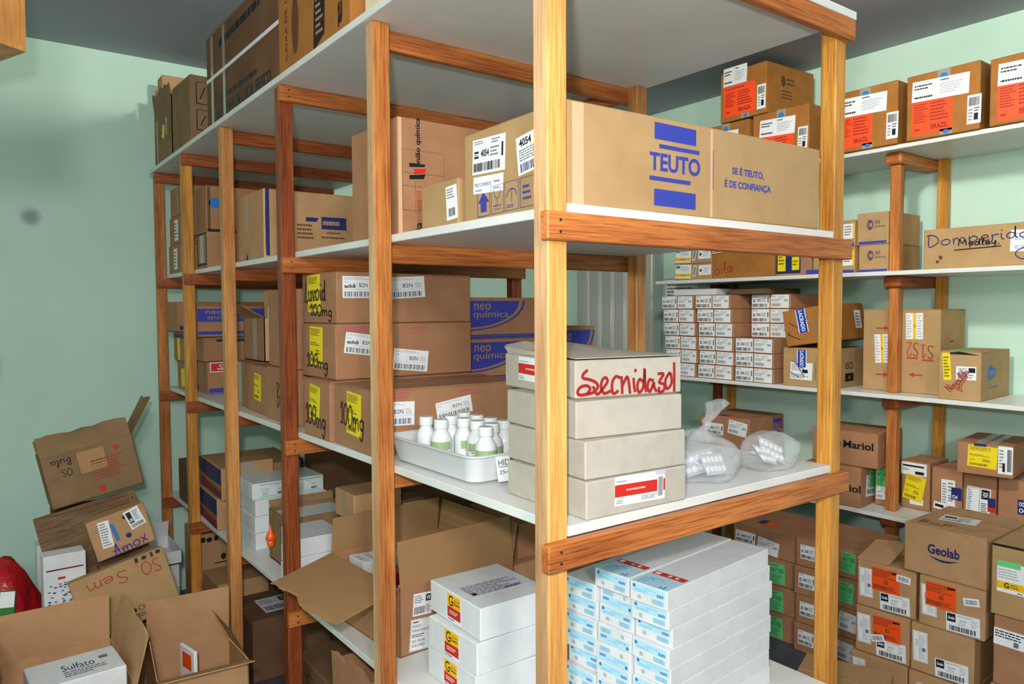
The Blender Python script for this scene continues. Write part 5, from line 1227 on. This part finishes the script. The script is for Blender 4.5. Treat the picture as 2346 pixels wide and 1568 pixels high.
carton((-.415, 2.15, .56, .205, .15, .155, 0), 'carton', 'small brown carton with two white labels and violet handwriting in the floor pile', 'carton', CARD, G, [
    ('shipping_label', 'front', .25, .58, .038, .10, -4, [('l', .1, .05, .9, .95, 9, 'gr')], PAPER), ('shipping_label', 'front', .78, .72, .055, .075, 10, [('r', .1, .3, .4, .9, 'k'), ('T', 'VIX', .12, .36, .38, .56, 'w', True, -90), ('b', .1, .06, .9, .24, 'k'), ('l', .5, .35, .9, .9, 5, 'gr')], PAPER), ('sticker', 'front', .40, .55, .014, .07, 6, [], INK['eb'], .0006, 'blue tape scrap'), ('handwriting', 'front', .55, .16, .13, .045, 6, [('H', 'Amox', 0, 0, 1, 1, 'pu', .0045)], None, .001), ('printed_marking', 'front', .6, .36, .02, .02, 0, [('c', .5, .5, .5, .5, 'n')]), ('printed_marking', 'front', .62, .82, .014, .014, 0, [('c', .5, .5, .5, .5, 'k')])], rot=(R(-8), R(-14), 0))
pl = thing('plank_panel', 'weathered grey brown wooden panel leaning behind the small labelled carton', 'panel', (-.535, 2.40, .3625), 0, None, (R(-10), R(-11), 0))
meshobj('board', box_bm(0, 0, 0, .365, .022, .335, .003), W_GR, pl)
bm = box_bm(.338, -.006, 0, .366, 0, .33, .001)
meshobj('edge_strip', bm, CARDD, pl)
bm = bmesh.new()
for k in range(9):
    nb = lathe([(.0035, 0), (.0035, .0015)], 8)
    for v in nb.verts: v.co = Vector((.352 + v.co.x, -.006 - v.co.z, .03 + .034 * k + v.co.y))
    me = bpy.data.meshes.new('q'); nb.to_mesh(me); nb.free(); bm.from_mesh(me); bpy.data.meshes.remove(me)
meshobj('hole', bm, INK['k'], pl)
carton((-.52, 2.505, .3615, .32, .20, .315, 0), 'carton', 'brown carton propping up the topmost carton behind the weathered panel', 'carton', CARDK, G)
open_carton('open_carton', 'worn brown carton with raised flaps and upside down red printing, top of the floor pile', 'carton', (-.527, 2.505, .700), 0, .345, .22, .215, [('front', .085, -24, .012), ('right', .17, 38, .01), ('back', .06, 30, 0)], CARDD, None, G, rot=(R(-4), R(-11), 0), st=[
    ('handwriting', 'front', .20, .82, .07, .03, 0, [('H', 'Bula', 0, 0, 1, 1, 'k', .0035, 180)]), ('handwriting', 'front', .24, .62, .035, .03, 0, [('H', 'OS', 0, 0, 1, 1, 'k', .003, 180)]), ('printed_marking', 'front', .70, .52, .14, .09, 0, [('l', 0, 0, 1, 1, 7, 'ro')]), ('printed_marking', 'front', .55, .13, .026, .026, 0, [('c', .5, .5, .5, .5, 'r')]), ('printed_marking', 'front', .80, .84, .026, .018, 0, [('c', .5, 1, .5, 1, 'r', 180, 360)]), ('crease', 'front', .52, .72, .10, .09, 0, [('r', 0, 0, 1, 1, 'tn')])])
sw = thing('white_sleeve', 'white pack with pixel pattern and maroon stripe standing at the far wall', 'pack', (-.585, 2.52, 0), 0)
meshobj('pack_body', box_bm(0, 0, 0, .06, .10, .56, .002), WHITE, sw)
rp = random.Random(2)
SPK = [('r', 0, .28, 1, .33, 'ol'), ('r', 0, .92, 1, .94, 'ol'), ('r', .3, .80, .5, .83, 'r')]
for k in range(60):
    a, b = rp.random() * .9, .40 + rp.random() * .34; SPK.append(('r', a, b, a + .07, b + .012, 'n'))
carton((-.592, 2.13, 0, .135, .08, .62, 2), 'white_box', 'tall white pack with maroon band in front of the speckled one', 'box', WHITE, 'white packs by the red bag', [('printed_marking', 'front', .5, .72, .118, .28, 0, SPK)])
# red bag of rubbish
RB = mat('red_plastic_bag', (178, 20, 34), 0.3, 0.5)
nt, N, L, B = nodes(RB)
tc = N.new('ShaderNodeTexCoord'); nz = N.new('ShaderNodeTexNoise'); nz.inputs['Scale'].default_value = 16; nz.inputs['Detail'].default_value = 5
L.new(tc.outputs['Object'], nz.inputs['Vector'])
bp = N.new('ShaderNodeBump'); bp.inputs['Strength'].default_value = .8; bp.inputs['Distance'].default_value = .02
L.new(nz.outputs['Fac'], bp.inputs['Height']); L.new(bp.outputs['Normal'], B.inputs['Normal'])
rb = thing('red_bag', 'crumpled red plastic bag on the floor at the left edge', 'bag', (-.715, 2.34, 0))
blob('bag_body', rb, (0, 0, .29), (.148, .14, .298), RB, 5, .17, flat=0.001, taper=.12)
gp = thing('green_pack', 'green and white pack showing at the mouth of the red bag', 'pack', (-.757, 2.165, .43), 0, None, (R(-20), R(10), R(8)))
meshobj('pack_body', box_bm(0, 0, -.03, .08, .02, .09, .004), mat('pack_green', (56, 120, 48), .4), gp)
meshobj('pack_label', box_bm(.03, -.002, .03, .075, -.0002, .085, .0008), PAPER, gp)
# white boxes between the pile and the rack
G = 'white boxes between the pile and the rack'
for i in range(3):
    carton((-.165, 2.60, .0 + .122 * i, .13, .26, .120, 0), 'white_box', 'white box beside the rack post behind the tan leaning carton, %s up' % ordinal(i), 'box', WHITE, G, bev=.003)
open_carton('open_carton', 'shallow white open box with lifted flap resting on the white stack by the rack post', 'box', (-.17, 2.56, .367), 0, .14, .28, .06, [('back', .08, -20, 0)], WHITE, None, G)
